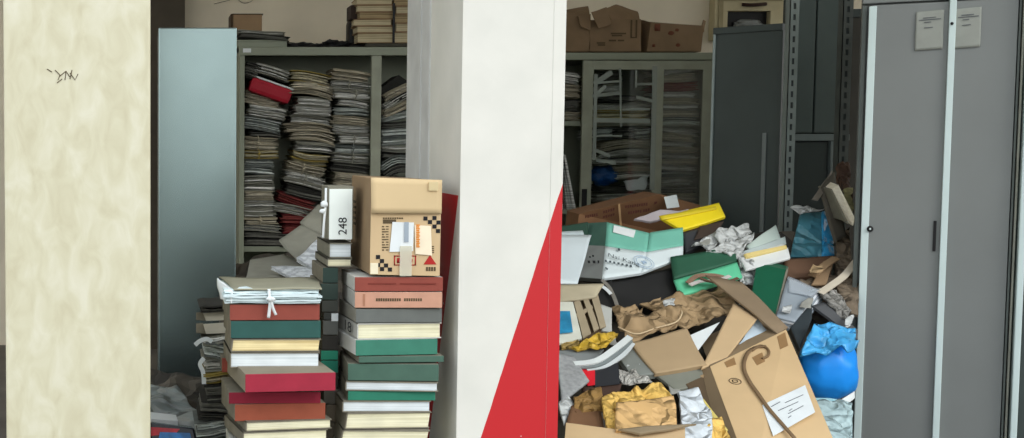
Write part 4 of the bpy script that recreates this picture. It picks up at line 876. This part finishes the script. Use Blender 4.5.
def dots(m, x0, y0, x1, y1, n, s, off):
    for i in range(n):
        u = i/(n-1) if n > 1 else 0; x, y = x0+(x1-x0)*u, y0+(y1-y0)*u
        m.prism(Q([(x-s,y-s*1.1),(x+s*(.6+.4*(i % 2)),y-s),(x+s,y+s),(x-s*.7,y+s*.8)], off), (0, .001, 0))
dots(m, 606,261, 631,266, 7, 1.1, bo-.02); dots(m, 606,268, 607,269, 2, .9, bo-.02); dots(m, 619,249.5, 619,249.5, 1, 1.3, bo-.02)
m.build('lettering', M('brochure_ink', (74, 86, 92), .7), t)
m = MB(); dots(m, 589,262, 599,262, 3, 1.4, bo+.02); dots(m, 590,257, 593,256, 2, .9, bo+.02); m.build('side_lettering', ink, t)
m = MB()
cst = Q([(644,262)], bo-.026)[0]
for rad in (.040, .030): m.tube([cst+rt*rad*math.cos(a_)+up*rad*math.sin(a_)*.95 for a_ in [k*math.pi/14 for k in range(29)]], .0012, 4)
m.tube([cst+rt*.012, cst-rt*.012], .002, 4).tube([cst+up*.012, cst-up*.012], .002, 4).tube([cst+up*.01+rt*.008, cst-up*.01-rt*.006], .002, 4)
m.build('stamp', M('stamp_blue', (176, 198, 220), .7), t)
sh('file_folder', 'dark green folder end behind the white sleeve next to the white column', 'folder', [(560,226),(588,222),(588,242),(560,240)], M('deep_green', (40, 70, 58), .7), .05, .02, .003)
t = thing('paper_sleeve', 'translucent white plastic sleeve standing against the white column at left', 'sleeve', Q([(570,284)])[0])
sleeve = M('milky_plastic', (208, 220, 224), .35, .06, 6)
MB().sheet(Q([(556,234),(592,235,-.02),(578,283),(556,284)], -.07), .004, 10, 10, .008, 6, 4).build('front_sheet', sleeve, t, smooth=True)
MB().sheet(Q([(556,232),(583,230),(586,240),(556,240)], -.05), .003, 8, 4, .006, 6, 5).build('rear_sheet', M('milky_plastic_rear', (192, 206, 210), .4), t, smooth=True)
# black sheet
bl = M('black_fabric', (34, 34, 34), .6, .2, 6, bump=.2)
sh('black_bag', 'black plastic bag lying below the teal and white brochure', 'bag', [(606,284),(676,266),(684,298),(606,314)], bl, -.0, .03, .012, 7, 2)
sh('black_file', 'black file edge beside the divided cardboard box', 'file', [(596,288),(612,280),(619,312),(600,308)], bl, -.03, .02, .004, 7, 2)
m = MB().ribbon(Q([(602,280),(609,287),(614,297),(618,308)], -.06), .014, .003, (1, 0, .3)); tag(m.build('strap', M('grey_strap', (126, 122, 114), .7)), 'grey strap curving down beside the black bag', 'strap')
m = MB().ribbon(Q([(600,285),(606,289),(611,294)], -.06), .012, .003, (1, 0, .6)); tag(m.build('paper_slip', white_p), 'thin white slip on the black file near the grey strap', 'slip')
# green folder pair
t = thing('folder', 'dark green folder open over a bright green inner leaf with brown scraps', 'folder', Q([(710,290)])[0])
MB().sheet(Q([(671,257),(734,246),(737,261),(674,279)], -.05), .012, 10, 6, .005, 4, 3).build('dark_cover', M('pine_green', (44, 92, 70), .6, .08), t, smooth=True)
MB().sheet(Q([(674,280),(737,262),(743,277),(680,296)], -.045), .008, 10, 6, .004, 4, 3).build('light_leaf', M('light_green', (104, 206, 160), .55, .06), t, smooth=True)
for i, (p_, c) in enumerate([([(688,283),(697,276),(712,275),(724,277)], (150, 120, 100)), ([(690,285),(702,281),(716,281),(730,276)], (216, 212, 206)), ([(700,278),(712,282),(726,282),(738,278)], (110, 86, 68))]):
    tag(MB().ribbon(Q(p_, -.075-.008*i), .02-.004*i, .004, (.1, 1, .5)).build('paper_scrap', M('scrap%d' % i, c, .8, .2)), ['light brown', 'white', 'dark brown'][i]+' twisted paper scrap on the bright green leaf', 'scrap')
# white crumpled papers
wcr = M('crumpled_white', (206, 210, 208), .75, .15, 18, crease=12)
for i, (pts, lab) in enumerate([([(692,246),(722,226),(730,230),(712,250)], 'left'), ([(712,234),(748,223),(754,231),(726,246)], 'upper'), ([(706,250),(740,238),(756,234),(738,256)], 'lower')]):
    sh('crumpled_paper', f'crumpled white printed sheet, {lab} of three between yellow folder and rack post', 'paper', pts, wcr, -.03-.015*i, .006, .02, 16, 4+i, ridged=(i == 1), group='crumpled white sheets beyond the green folder')
sh('dark_file', 'dark grey file beneath the yellow folder right of the brochure', 'file', [(683,233),(722,222),(716,240),(686,252)], M('charcoal_file', (58, 60, 64), .6), .0, .02, .004)
sh('ring_binder', 'dark brown bent board under the yellow folder tip', 'board', [(700,226),(724,221),(716,234),(694,240)], M('dark_brown_board', (66, 54, 46), .7), -.01, .015, .006)
cols = [((206, 222, 214), 'pale green triangular'), ((196, 210, 208), 'pale grey'), ((222, 228, 224), 'white'), ((236, 214, 140), 'yellow edged'), ((226, 230, 228), 'lowest white')]
pp = [[(746,246),(776,224),(781,238),(752,252)], [(741,252),(785,237),(786,244),(746,257)], [(741,256),(784,243),(787,250),(744,262)], [(744,254),(786,245),(787,248),(746,258)], [(740,258),(788,248),(790,258),(746,270)]]
for i, (c, w) in enumerate(cols):
    sh('document_sheets', f'{w} sheets in the fanned papers left of the rack post', 'papers', pp[i], M('fan%d' % i, c, .75, .06), -.01-.012*(i if i != 3 else 5), .008, .004, 6, i, group='fanned papers left of the rack post')
sh('crumpled_paper', 'small crumpled white paper below the fanned papers', 'paper', [(738,262),(760,262),(752,286),(740,284)], wcr, .0, .008, .015, 14, 7)
sh('crumpled_paper', 'crumpled white wad at the left tip of the fanned papers', 'paper', [(737,252),(752,252),(756,268),(740,266)], wcr, -.045, .008, .015, 16, 8)
# dark green book
t = thing('book', 'dark bottle green hardback standing slanted in the heap', 'book', Q([(768,312)])[0])
MB().prism(Q([(757,263),(787,270,-.02),(775,317),(752,292)], -.05), (.03, .05, .01)).build('cover', M('bottle_green', (22, 92, 66), .45, .06), t)
MB().prism(Q([(786,270,-.021),(788,271,-.02),(776.5,317),(775,316)], -.052), (.028, .05, .01)).build('page_edge', grey_board, t)
# plastic sleeves
t = thing('plastic_sleeves', 'stack of clear plastic sleeves with white papers right of the green book', 'sleeves', Q([(790,325)])[0])
cm = [M('sleeve_grey', (150, 160, 168), .25, .1, 8), M('sleeve_white_shine', (232, 238, 244), .3, .1, 8)]  # white sleeves brightened so their colour carries the plastic's highlights
for i in range(5):
    MB().sheet(Q([(788+i*.5,277+i*3),(818+i*1.5,290+i*2),(795+i*.6,322+i*2.6),(776+i*.4,317+i*2)], -.02-.0*i+.014*i-.05), .008, 8, 8, .005, 6, i).build('sleeve', cm[i % 2], t, smooth=True)
MB().sheet(Q([(788,277),(821,290),(812,297),(789,292)], -.085), .003, 8, 4, .006, 8, 3).build('top_sleeve', clearmat('sleeve_clear', (210, 220, 228), .35, .12), t, smooth=True)
# hanging papers at right top and blue bag
t = thing('plastic_folder', 'blue clear plastic folder propped beside the perforated post', 'folder', Q([(815,258)])[0])
MB().sheet([P(801,213,5.15), P(828,211,5.15), P(826,257,4.98), P(790,257,5.0)], .01, 10, 12, .006, 9, 2).build('front', M('teal_plastic', (86, 148, 164), .3, .14, 8, crease=7), t, smooth=True)
MB().sheet([P(823,211,5.13), P(829,211,5.15), P(836,256,4.98), P(823,256,4.95)], .008, 6, 12, .004, 9, 2).build('side', M('sky_plastic', (60, 164, 220), .3, .12, 8, crease=7), t, smooth=True)
sh('crumpled_paper', 'torn white paper on top of the blue clear folder', 'paper', [(792,206),(806,206,.05),(824,210),(801,213)], wcr, -.06, .005, .012, 18, 5)
t = thing('cardboard_box', 'brown flattened carton below the blue clear folder', 'box', Q([(810,285)])[0])
MB().sheet(Q([(785,259),(836,256),(830,276),(784,278)], -.0), .03, 10, 8, .006, 5, 6).build('panel', M('chocolate_card', (104, 78, 60), .85, .12), t, smooth=True)
MB().sheet(Q([(823,262),(836,256),(826,284),(812,284)], -.03), .006, 8, 8, .006, 5, 7).build('flap', kraft_d, t, smooth=True)
tw = M('tan_grey_paper', (128, 114, 96), .8, .18, 12, crease=11)
sh('kraft_wrapping', 'brown grey wrapping paper standing behind the white curved strip', 'wrapping', [(836,238),(849,228),(853,300),(838,300)], tw, .02, .02, .015, 10, 9, ridged=True)
sh('kraft_wrapping', 'rumpled brown paper under the chocolate coloured carton', 'wrapping', [(788,284),(838,272),(840,300),(806,296)], tw, .0, .015, .015, 12, 4, ridged=True)
t = thing('file_board', 'grey board file hanging open near the cupboard edge', 'file', P(835, 200, 5.1))
MB().sheet([P(812,199,5.0), P(832,170,5.15), P(833,180,5.15), P(818,200,5.0)], .006, 8, 5, .004, 8, 1).build('flap', M('hang_grey', (134, 128, 116), .8), t, smooth=True)
MB().sheet([P(820,188,5.06), P(834,172,5.12), P(846,236,4.98), P(836,242,4.95)], .012, 8, 12, .006, 8, 1).build('board', M('hang_dark', (94, 90, 80), .8, .15), t, smooth=True)
t = thing('book', 'slanted cream paged book against the cupboard edge above the blue folder', 'book', P(845, 226, 4.95))
MB().prism([P(832,189,4.98), P(838.5,185,4.98), P(855,218,4.88), P(853,226,4.88), P(848,222,4.88)], (.03, .12, .01)).build('page_block', paper('slanted_pages', (250, 242, 222), .15, (170, 160, 130), s=(90, 3, 90)), t)
MB().prism([P(830.5,190,4.985), P(832,189,4.98), P(848,222,4.88), P(846,222,4.885)], (.02, .13, .01)).build('cover', grey_board, t)
sh('crumpled_paper', 'crumpled brown paper behind the slanted cream book', 'paper', [(838,165),(851,160),(852,214),(843,202)], M('dusk_brown', (92, 70, 58), .8, .2, crease=10), -.1, .03, .03, 10, 12, ridged=True)
sh('crumpled_paper', 'small olive wrapping scrap by the slanted cream book', 'paper', [(844,188),(852,186),(853,214),(847,206)], M('olive_scrap', (150, 146, 104), .8, .4, 30), -.16, .01, .02, 16, 14)
m = MB().ribbon(Q([(820,293),(832,285),(845,275),(857,260)], -.08), .028, .004, (.3, 1, .5)); tag(m.build('paper_strip', M('cream_strip', (214, 204, 184), .7)), 'curved cream paper strip poking toward the grey cupboard', 'strip')
m = MB().ribbon(Q([(812,276),(824,266),(836,258)], -.05), .03, .006, (.3, 1, .5)); tag(m.build('cardboard_strip', kraft_d), 'brown cardboard strip slanting under the blue clear folder', 'strip')
m = MB().ribbon(Q([(840,196-30),(856,180)], -.3), .004, .002, (1, 0, 0))
sh('plastic_wrap', 'crumpled grey clear wrap above the blue sack', 'wrap', [(816,290),(838,288),(852,308),(846,320)], M('grey_wrap', (150, 148, 142), .25, .3, 20, crease=16), -.06, .006, .02, 18, 3, ridged=True)
sh('file_folder', 'brown mottled folder edge right of the crumpled clear wrap', 'folder', [(836,282),(858,270),(858,316),(846,312)], tw, -.03, .01, .012, 12, 8, ridged=True)
sh('file_folder', 'dark slate folder sloping above the blue sack', 'folder', [(812,306),(824,302),(858,330),(858,340)], M('slate_folder', (90, 92, 94), .6), -.04, .01, .004, 8, 8)
# big kraft wrap
t = thing('kraft_wrapping', 'wide crumpled kraft wrapping paper across the middle of the heap', 'wrapping', Q([(680,345)])[0])
MB().sheet(Q([(640,303,.03),(727,284,.02),(738,312),(684,328)], -.06), .006, 34, 22, .014, 11, 2, ridged=True).build('upper_fold', kraft_p, t, smooth=True)
MB().sheet(Q([(614,314),(682,306,-.03),(676,326,-.03),(628,342)], -.10), .006, 30, 16, .018, 10, 5, ridged=True).build('front_fold', kraft_p, t, smooth=True)
MB().sheet(Q([(612,306),(644,305),(640,318),(616,322)], -.07), .006, 16, 10, .02, 14, 7, ridged=True).build('left_fold', kraft_p, t, smooth=True)
m = MB().tube(Q([(618,327),(636,334),(656,328),(676,322),(682,312),(676,309)], -.13), .003, 6); m.smooth = True; m.build('curled_edge', M('kraft_edge', (206, 184, 148), .7), t)
sh('kraft_envelope', 'flat kraft envelope with straight edges in the centre of the heap', 'envelope', [(631,343),(686,328),(707,365),(655,373)], M('kraft_envelope', (172, 148, 114), .75, .06, 6, bump=.2), -.13, .014, .005, 5, 6, n=18)
m = MB().prism(Q([(686,337),(720,322),(697,352)], -.10), (0, .004, -.002)); tag(m.build('loose_paper', white_p), 'white paper corner between the kraft envelope and open carton', 'paper')
# open carton flaps and carton
kc = M('carton_kraft', (208, 178, 134), .8, .05, 6); kdark = M('carton_kraft_dark', (146, 126, 98), .85, .08, 6)  # second, darker kraft for the carton body and its side panel
t = thing('cardboard_box', 'big slanted kraft carton with white label and dark string, lower right of heap', 'box', Q([(780,450)])[0])
fq = Q([(710,367),(786,330),(842,460),(752,480)], -.14); bk = Vector((.10, .30, .05))
MB().hexa([fq[3], fq[2], fq[1], fq[0], fq[3]+bk, fq[2]+bk, fq[1]+bk, fq[0]+bk], .004).build('body', kdark, t)
nf = (fq[1]-fq[0]).cross(fq[3]-fq[0]).normalized(); nf = -nf if nf.y > 0 else nf
MB().hexa([p+nf*.002 for p in (fq[3], fq[2], fq[1], fq[0])]+[fq[3], fq[2], fq[1], fq[0]], .0006).build('front_panel', kc, t)
MB().sheet(Q([(690,374,.1),(710,367,-.0),(752,480,0),(722,480,.1)], -.142), .005, 6, 12, .004, 5, 2).build('side_panel', kdark, t)
MB().sheet(Q([(706,275,-.0),(742,281,-.0),(788,327,0),(778,333,0)], -.15), .006, 12, 8, .006, 5, 2).build('long_flap', M('flap_brown', (138, 120, 96), .85, .08), t, smooth=True)
MB().sheet(Q([(734,302),(758,318,-.01),(724,361,-.01),(701,369)], -.125), .006, 10, 10, .003, 5, 2).build('tan_flap', M('flap_tan', (200, 172, 132), .8, .05), t, smooth=True)
MB().sheet(Q([(757,318),(771,334),(748,346),(735,350)], -.10), .004, 6, 6, .006, 12, 2).build('inner_paper', M('pale_blue_paper', (190, 206, 216), .8), t)
def onf(u, v, e): # point on front panel, u right 0..1, v down 0..1
    return fq[0].lerp(fq[1], u).lerp(fq[3].lerp(fq[2], u), v)+nf*e
def fpx(px, py, e):
    # intersect pixel ray with the front panel plane
    a = P(px, py, 1.0)-cam.location; tt = (fq[0]-cam.location).dot(nf)/a.dot(nf); return cam.location+a*tt+nf*e
MB().prism([fpx(762,406,.004), fpx(805,386,.004), fpx(815,413,.004), fpx(773,437,.004)], -nf*.0012).build('label', white_p, t)
m = MB()
for (x0, y0, x1, y1) in ((771,408,780,403), (785,404,803,396), (778,412,798,403), (789,412,792,410), (788,415,803,407), (788,419,791,417)):
    d_ = Vector((0, 0, 0)); m.ribbon([fpx(x0, y0, .0052), fpx(x1, y1, .0052)], .0022, .0006, (fpx(x0, y0-3, .0052)-fpx(x0, y0, .0052)))
m.build('label_print', ink_grey, t)
for pts in (((777,337),(785,333),(788,346),(780,350)), ((752,358),(762,353),(765,362),(757,366)), ((724,363),(734,358),(736,365),(727,368))):
    MB().prism([fpx(x_q, y_q, .003) for x_q, y_q in pts], -nf*.001).build('tape_stain', M('old_tape_stain', (156, 122, 82), .5), t)
m = MB(); cc_ = fpx(735, 382, .003); ru = (fq[1]-fq[0]).normalized(); ud = nf.cross(ru)
m.tube([cc_+ru*.019*math.cos(k*math.pi/10)+ud*.019*math.sin(k*math.pi/10) for k in range(21)], .0015, 4).tube([cc_-ru*.01, cc_+ud*.01, cc_+ru*.01, cc_-ud*.008, cc_-ru*.01], .0018, 4)
m.build('round_mark', ink_olive, t)
m = MB()
m.ribbon([fpx(*p, .008) for p in ((766,348),(756,349),(748,354),(744,363),(744,372),(749,383),(758,396),(768,410),(780,424),(794,440))], .013, .002, ru); m.build('strap', M('brown_strap', (124, 100, 72), .75), t, smooth=True)
m = MB().tube([fpx(*p, .006) for p in ((752,352),(760,347),(768,351),(768,357),(762,360))], .0045, 6); m.build('strap_knot', M('brown_strap', (124, 100, 72), .75), t)
# blue sack
t = thing('plastic_bag', 'bulging bright blue plastic sack squeezed beside the grey cupboard', 'bag', P(830, 405, 4.25))
MB().lump(P(827, 368, 4.42), (.108, .10, .122), .10, 2.4, 5, 4).build('body', M('blue_sack', (30, 150, 248), .35, .05, 5, bump=.3), t)
MB().sheet([P(801,352,4.3), P(818,318,4.42), P(855,330,4.42), P(855,350,4.3)], .004, 22, 16, .02, 10, 4, ridged=True).build('gathered_neck', M('light_blue_sack', (80, 180, 240), .3, .12, 8, crease=8), t, smooth=True)
MB().sheet([P(806,396,4.2), P(836,400,4.16), P(832,412,4.16), P(808,408,4.18)], .003, 10, 6, .008, 12, 4).build('lower_hem', M('pale_aqua', (160, 210, 220), .4, .1), t, smooth=True)
m = MB().sheet([P(834,404,4.16), P(855,391,4.2), P(855,398,4.2), P(840,410,4.15)], .004, 6, 4, .002); tag(m.build('loose_paper', white_p), 'white paper corner jutting under the blue sack', 'paper')
sh('plastic_bag', 'pale aqua plastic bag at the bottom beside the cupboard edge', 'bag', [(808,400),(853,402),(852,445),(824,445)], M('aqua_film', (176, 200, 202), .4, .1, 8, crease=8), -.03, .03, .02, 9, 5, ridged=True, n=20)
sh('dark_file', 'dark slate file squeezed between the clear sleeves and blue sack', 'file', [(790,328),(812,302),(812,318),(800,348)], M('ink_slate', (52, 60, 64), .5), -.06, .02, .004)
# divided cardboard box at left
t = thing('divided_box', 'cardboard box with cell dividers and a blue label beside the white column', 'box', Q([(585,340)])[0])
MB().sheet(Q([(558,284),(604,284),(596,297),(558,302)], -.14), .006, 8, 5, .004, 6, 3).build('top_flap', M('greige_card', (182, 172, 146), .85), t, smooth=True)
MB().sheet(Q([(556,302),(598,294),(604,330),(584,346)], -.09), .01, 6, 6, .003).build('back_panel', card_in, t)
gc = M('divider_card', (164, 150, 124), .85)
for (a_, b_, c_, d_) in (((574,302),(580,300),(591,333),(583,338)), ((583,298),(588,297),(599,328),(594,331)), ((591,295),(598,294),(606,326),(600,328)), ((575,314),(592,305),(593,308),(576,318))):
    MB().sheet(Q([a_, b_, c_, d_], -.125), .006, 4, 6, .002).build('divider', gc, t)
MB().sheet(Q([(556,302),(573,302),(582,338),(556,344)], -.15), .008, 4, 4, .002).build('front_panel', M('box_white', (212, 214, 200), .8), t)
MB().sheet(Q([(556,311),(570,311),(573,332),(556,334)], -.162), .001, 3, 3).build('blue_label', M('label_blue', (40, 130, 170), .6, .25, 30), t)
sh('loose_paper', 'small pale grey card upright beside the cell divider box', 'card', [(601,304),(612,308),(612,332),(602,330)], M('pale_card', (186, 188, 182), .8), -.10, .006, .003)
sh('plastic_bag', 'mustard yellow plastic bag below the cell divider box', 'bag', [(572,347),(598,334),(619,332),(606,349)], M('mustard_plastic', (214, 176, 62), .4, .18, 14, crease=12), -.17, .01, .016, 12, 4, ridged=True, n=20)
sh('plastic_bag', 'small brown and yellow wrapper left of the mustard bag', 'wrapper', [(560,343),(578,340),(582,349),(562,348)], M('mustard_brown', (176, 148, 84), .5, .3, 30, crease=14), -.14, .01, .012, 12, 5, ridged=True)
sh('document_folder', 'grey folder under the mustard bag near the white column', 'folder', [(556,350),(604,349),(596,362),(574,362)], M('blue_grey_folder', (132, 138, 138), .7), -.13, .012, .005)
for i, p_ in enumerate([[(574,364),(596,361),(615,349),(630,337)], [(576,367),(599,364),(618,352),(630,340)], [(586,369),(604,366),(622,355),(632,343)]]):
    tag(MB().ribbon(Q(p_, -.185+.012*i), .022, .006, (.1, 1, .6)).build('curved_papers', M('page_curve%d' % i, ((214, 220, 218), (120, 128, 128), (200, 206, 206))[i], .7)), ['upper white', 'middle grey', 'lower pale'][i]+' curved booklet page sweeping up to the kraft envelope', 'page')
t = thing('ring_binder', 'red and black binder end below the curved white pages', 'binder', Q([(600,385)])[0])
MB().prism(Q([(579,366),(595,366),(595,385),(588,386)], -.16), (0, .05, 0)).build('red_cover', M('signal_red', (214, 28, 44), .5), t)
MB().prism(Q([(595,366),(618,363),(620,384),(595,387)], -.16), (0, .05, 0)).build('black_cover', M('binder_black', (42, 44, 48), .6), t)
sh('printed_paper', 'grey printed newspaper sheet at the foot of the white column', 'newspaper', [(556,352),(574,356),(589,381),(562,402)], M('newsprint', (152, 154, 154), .85, .2, 60), -.19, .006, .004, 8, 3)
sh('document_folder', 'grey square folder tucked below the kraft envelope edge', 'folder', [(616,354),(632,344),(656,374),(632,376)], M('mid_grey_folder', (124, 128, 122), .7), -.115, .02, .004)
sh('document_folder', 'grey green board under the right tip of kraft envelope', 'folder', [(654,374),(706,365),(700,386),(676,390)], M('grey_green_board', (128, 130, 118), .75), -.10, .01, .004)
sh('crumpled_paper', 'crumpled silvery paper shreds below the grey square folder', 'paper', [(617,368),(632,368),(652,382),(622,384)], M('silver_paper', (184, 182, 174), .6, .4, 40, crease=20), -.13, .006, .018, 20, 6, ridged=True, n=18)
sh('crumpled_paper', 'white wad at the very left beneath the newspaper sheet', 'paper', [(558,402),(568,396),(575,404),(564,424)], wcr, -.18, .008, .01, 12, 5)
# open box at bottom front with kraft bags
t = thing('cardboard_box', 'open cardboard box at the bottom front of the heap with a lifted flap', 'box', Q([(625,450)])[0])
MB().sheet(Q([(566,423),(616,429),(616,470),(562,470)], -.27), .006, 8, 8, .004, 5, 2).sheet(Q([(616,429),(685,428),(685,470),(616,470)], -.27), .006, 8, 8, .004, 5, 2).build('body', kraft, t)
MB().sheet(Q([(618,429),(660,425),(696,424),(640,434)], -.30), .006, 10, 4, .004, 8, 2).build('flap', M('flap_grey_brown', (140, 124, 98), .85), t, smooth=True)
MB().sheet(Q([(572,404),(598,396),(604,430),(566,424)], -.20), .006, 8, 8, .01, 8, 2).build('inner_panel', M('inner_brown', (116, 84, 58), .85), t, smooth=True)
yk = M('yellow_kraft', (232, 190, 100), .6, .12, 12, crease=11); 
t = thing('kraft_bag', 'large golden kraft paper bag with a folded rim in the bottom box', 'bag', Q([(645,430)])[0])
MB().sheet(Q([(616,403),(674,396),(678,427),(616,430)], -.29), .02, 24, 16, .006, 9, 3).build('front', M('tan_bag', (216, 176, 118), .6, .07, 8, crease=9), t, smooth=True)
MB().sheet(Q([(612,392),(662,382),(674,397),(617,404)], -.27), .015, 30, 14, .016, 14, 6, ridged=True).build('crumpled_rim', yk, t, smooth=True)
sh('kraft_bag', 'narrow golden paper bag crushed left of the big kraft bag', 'bag', [(602,395),(615,391),(617,430),(608,430)], yk, -.26, .012, .014, 14, 9, ridged=True, n=20)
sh('kraft_wrapping', 'brown and golden wrapping behind the narrow golden bag', 'wrapping', [(574,396),(600,388),(604,408),(576,410)], M('golden_brown', (152, 118, 66), .65, .3, 20, crease=12), -.21, .01, .015, 12, 9, ridged=True, n=18)
sh('dark_file', 'dark brown file behind the golden wrapping', 'file', [(582,384),(622,384),(618,396),(584,394)], M('dark_brown_file', (72, 52, 42), .8), -.15, .015, .004)
sh('plastic_bag', 'white plastic bag crumpled right of the golden kraft bag', 'bag', [(679,391),(697,390),(713,420),(682,430)], M('white_film', (214, 222, 226), .4, .07, 10, crease=9), -.22, .012, .018, 9, 4, ridged=True, n=20)
sh('plastic_bag', 'white bag bottom below the lifted box flap', 'bag', [(684,424),(712,418),(712,450),(684,450)], M('white_film', (214, 222, 226), .4, .07, 10, crease=9), -.25, .012, .015, 9, 8, ridged=True, n=16)
sh('kraft_bag', 'golden crumpled paper at the bottom edge left of the big carton', 'bag', [(704,424),(722,418),(736,450),(704,450)], yk, -.24, .012, .016, 12, 6, ridged=True, n=18)
sh('yellow_folder', 'thin yellow folder edge between white bag and the big carton', 'folder', [(700,397),(704,399),(728,430),(722,432)], M('pale_yellow', (214, 196, 110), .6), -.18, .006, .002)
sh('brown_board', 'dark brown cardboard behind the white plastic bag', 'board', [(684,382),(708,372),(722,412),(704,410)], M('umber_card', (94, 78, 58), .85), -.10, .01, .004)
for i, (x_q, y_q, w_q, h_q, c_q, lab) in enumerate((
    (648,300,12,5,'k','on the black bag above the kraft wrapping'), (664,300,10,5,'w','beside the bright green leaf tip'),
    (626,364,14,8,'w','under the left corner of the kraft envelope'), (596,392,12,6,'g','behind the narrow golden bag'), (668,386,14,7,'g','above the rim of the golden kraft bag'),
    (742,296,10,7,'w','where the long brown flap meets the green folder'), (800,300,14,6,'g','between the clear sleeves and the clear wrap'), (812,268,10,5,'k','on the chocolate coloured carton'),
    (700,240,12,6,'g','between the brochure and the crumpled printed sheets'), (566,296,10,4,'w','on the flap of the divided box'), (606,340,10,5,'g','near the tip of the mustard bag'),
    (690,378,12,6,'k','over the dark brown cardboard by the white bag'), (846,318,8,8,'w','at the upper edge of the blue sack'), (784,306,8,7,'w','right of the green book foot'))):
    mt_ = {'w': wcr, 'k': kraft_p, 'g': M('grey_scrap', (150, 150, 142), .8, .2, 20)}[c_q]; cw_ = {'w': 'white', 'k': 'brown', 'g': 'grey'}[c_q]; rr_ = random.Random(i)
    j_ = lambda: rr_.uniform(-2.5, 2.5)
    sh('paper_scrap', f'small torn {cw_} scrap {lab}', 'scrap', [(x_q+j_(), y_q+j_()), (x_q+w_q+j_(), y_q-2+j_()), (x_q+w_q+j_(), y_q+h_q+j_()), (x_q+j_(), y_q+h_q+j_())], mt_, -.10, .002, .012, 20, i, n=8)
for o in bpy.data.objects:
    if '_o' in o: del o['_o']
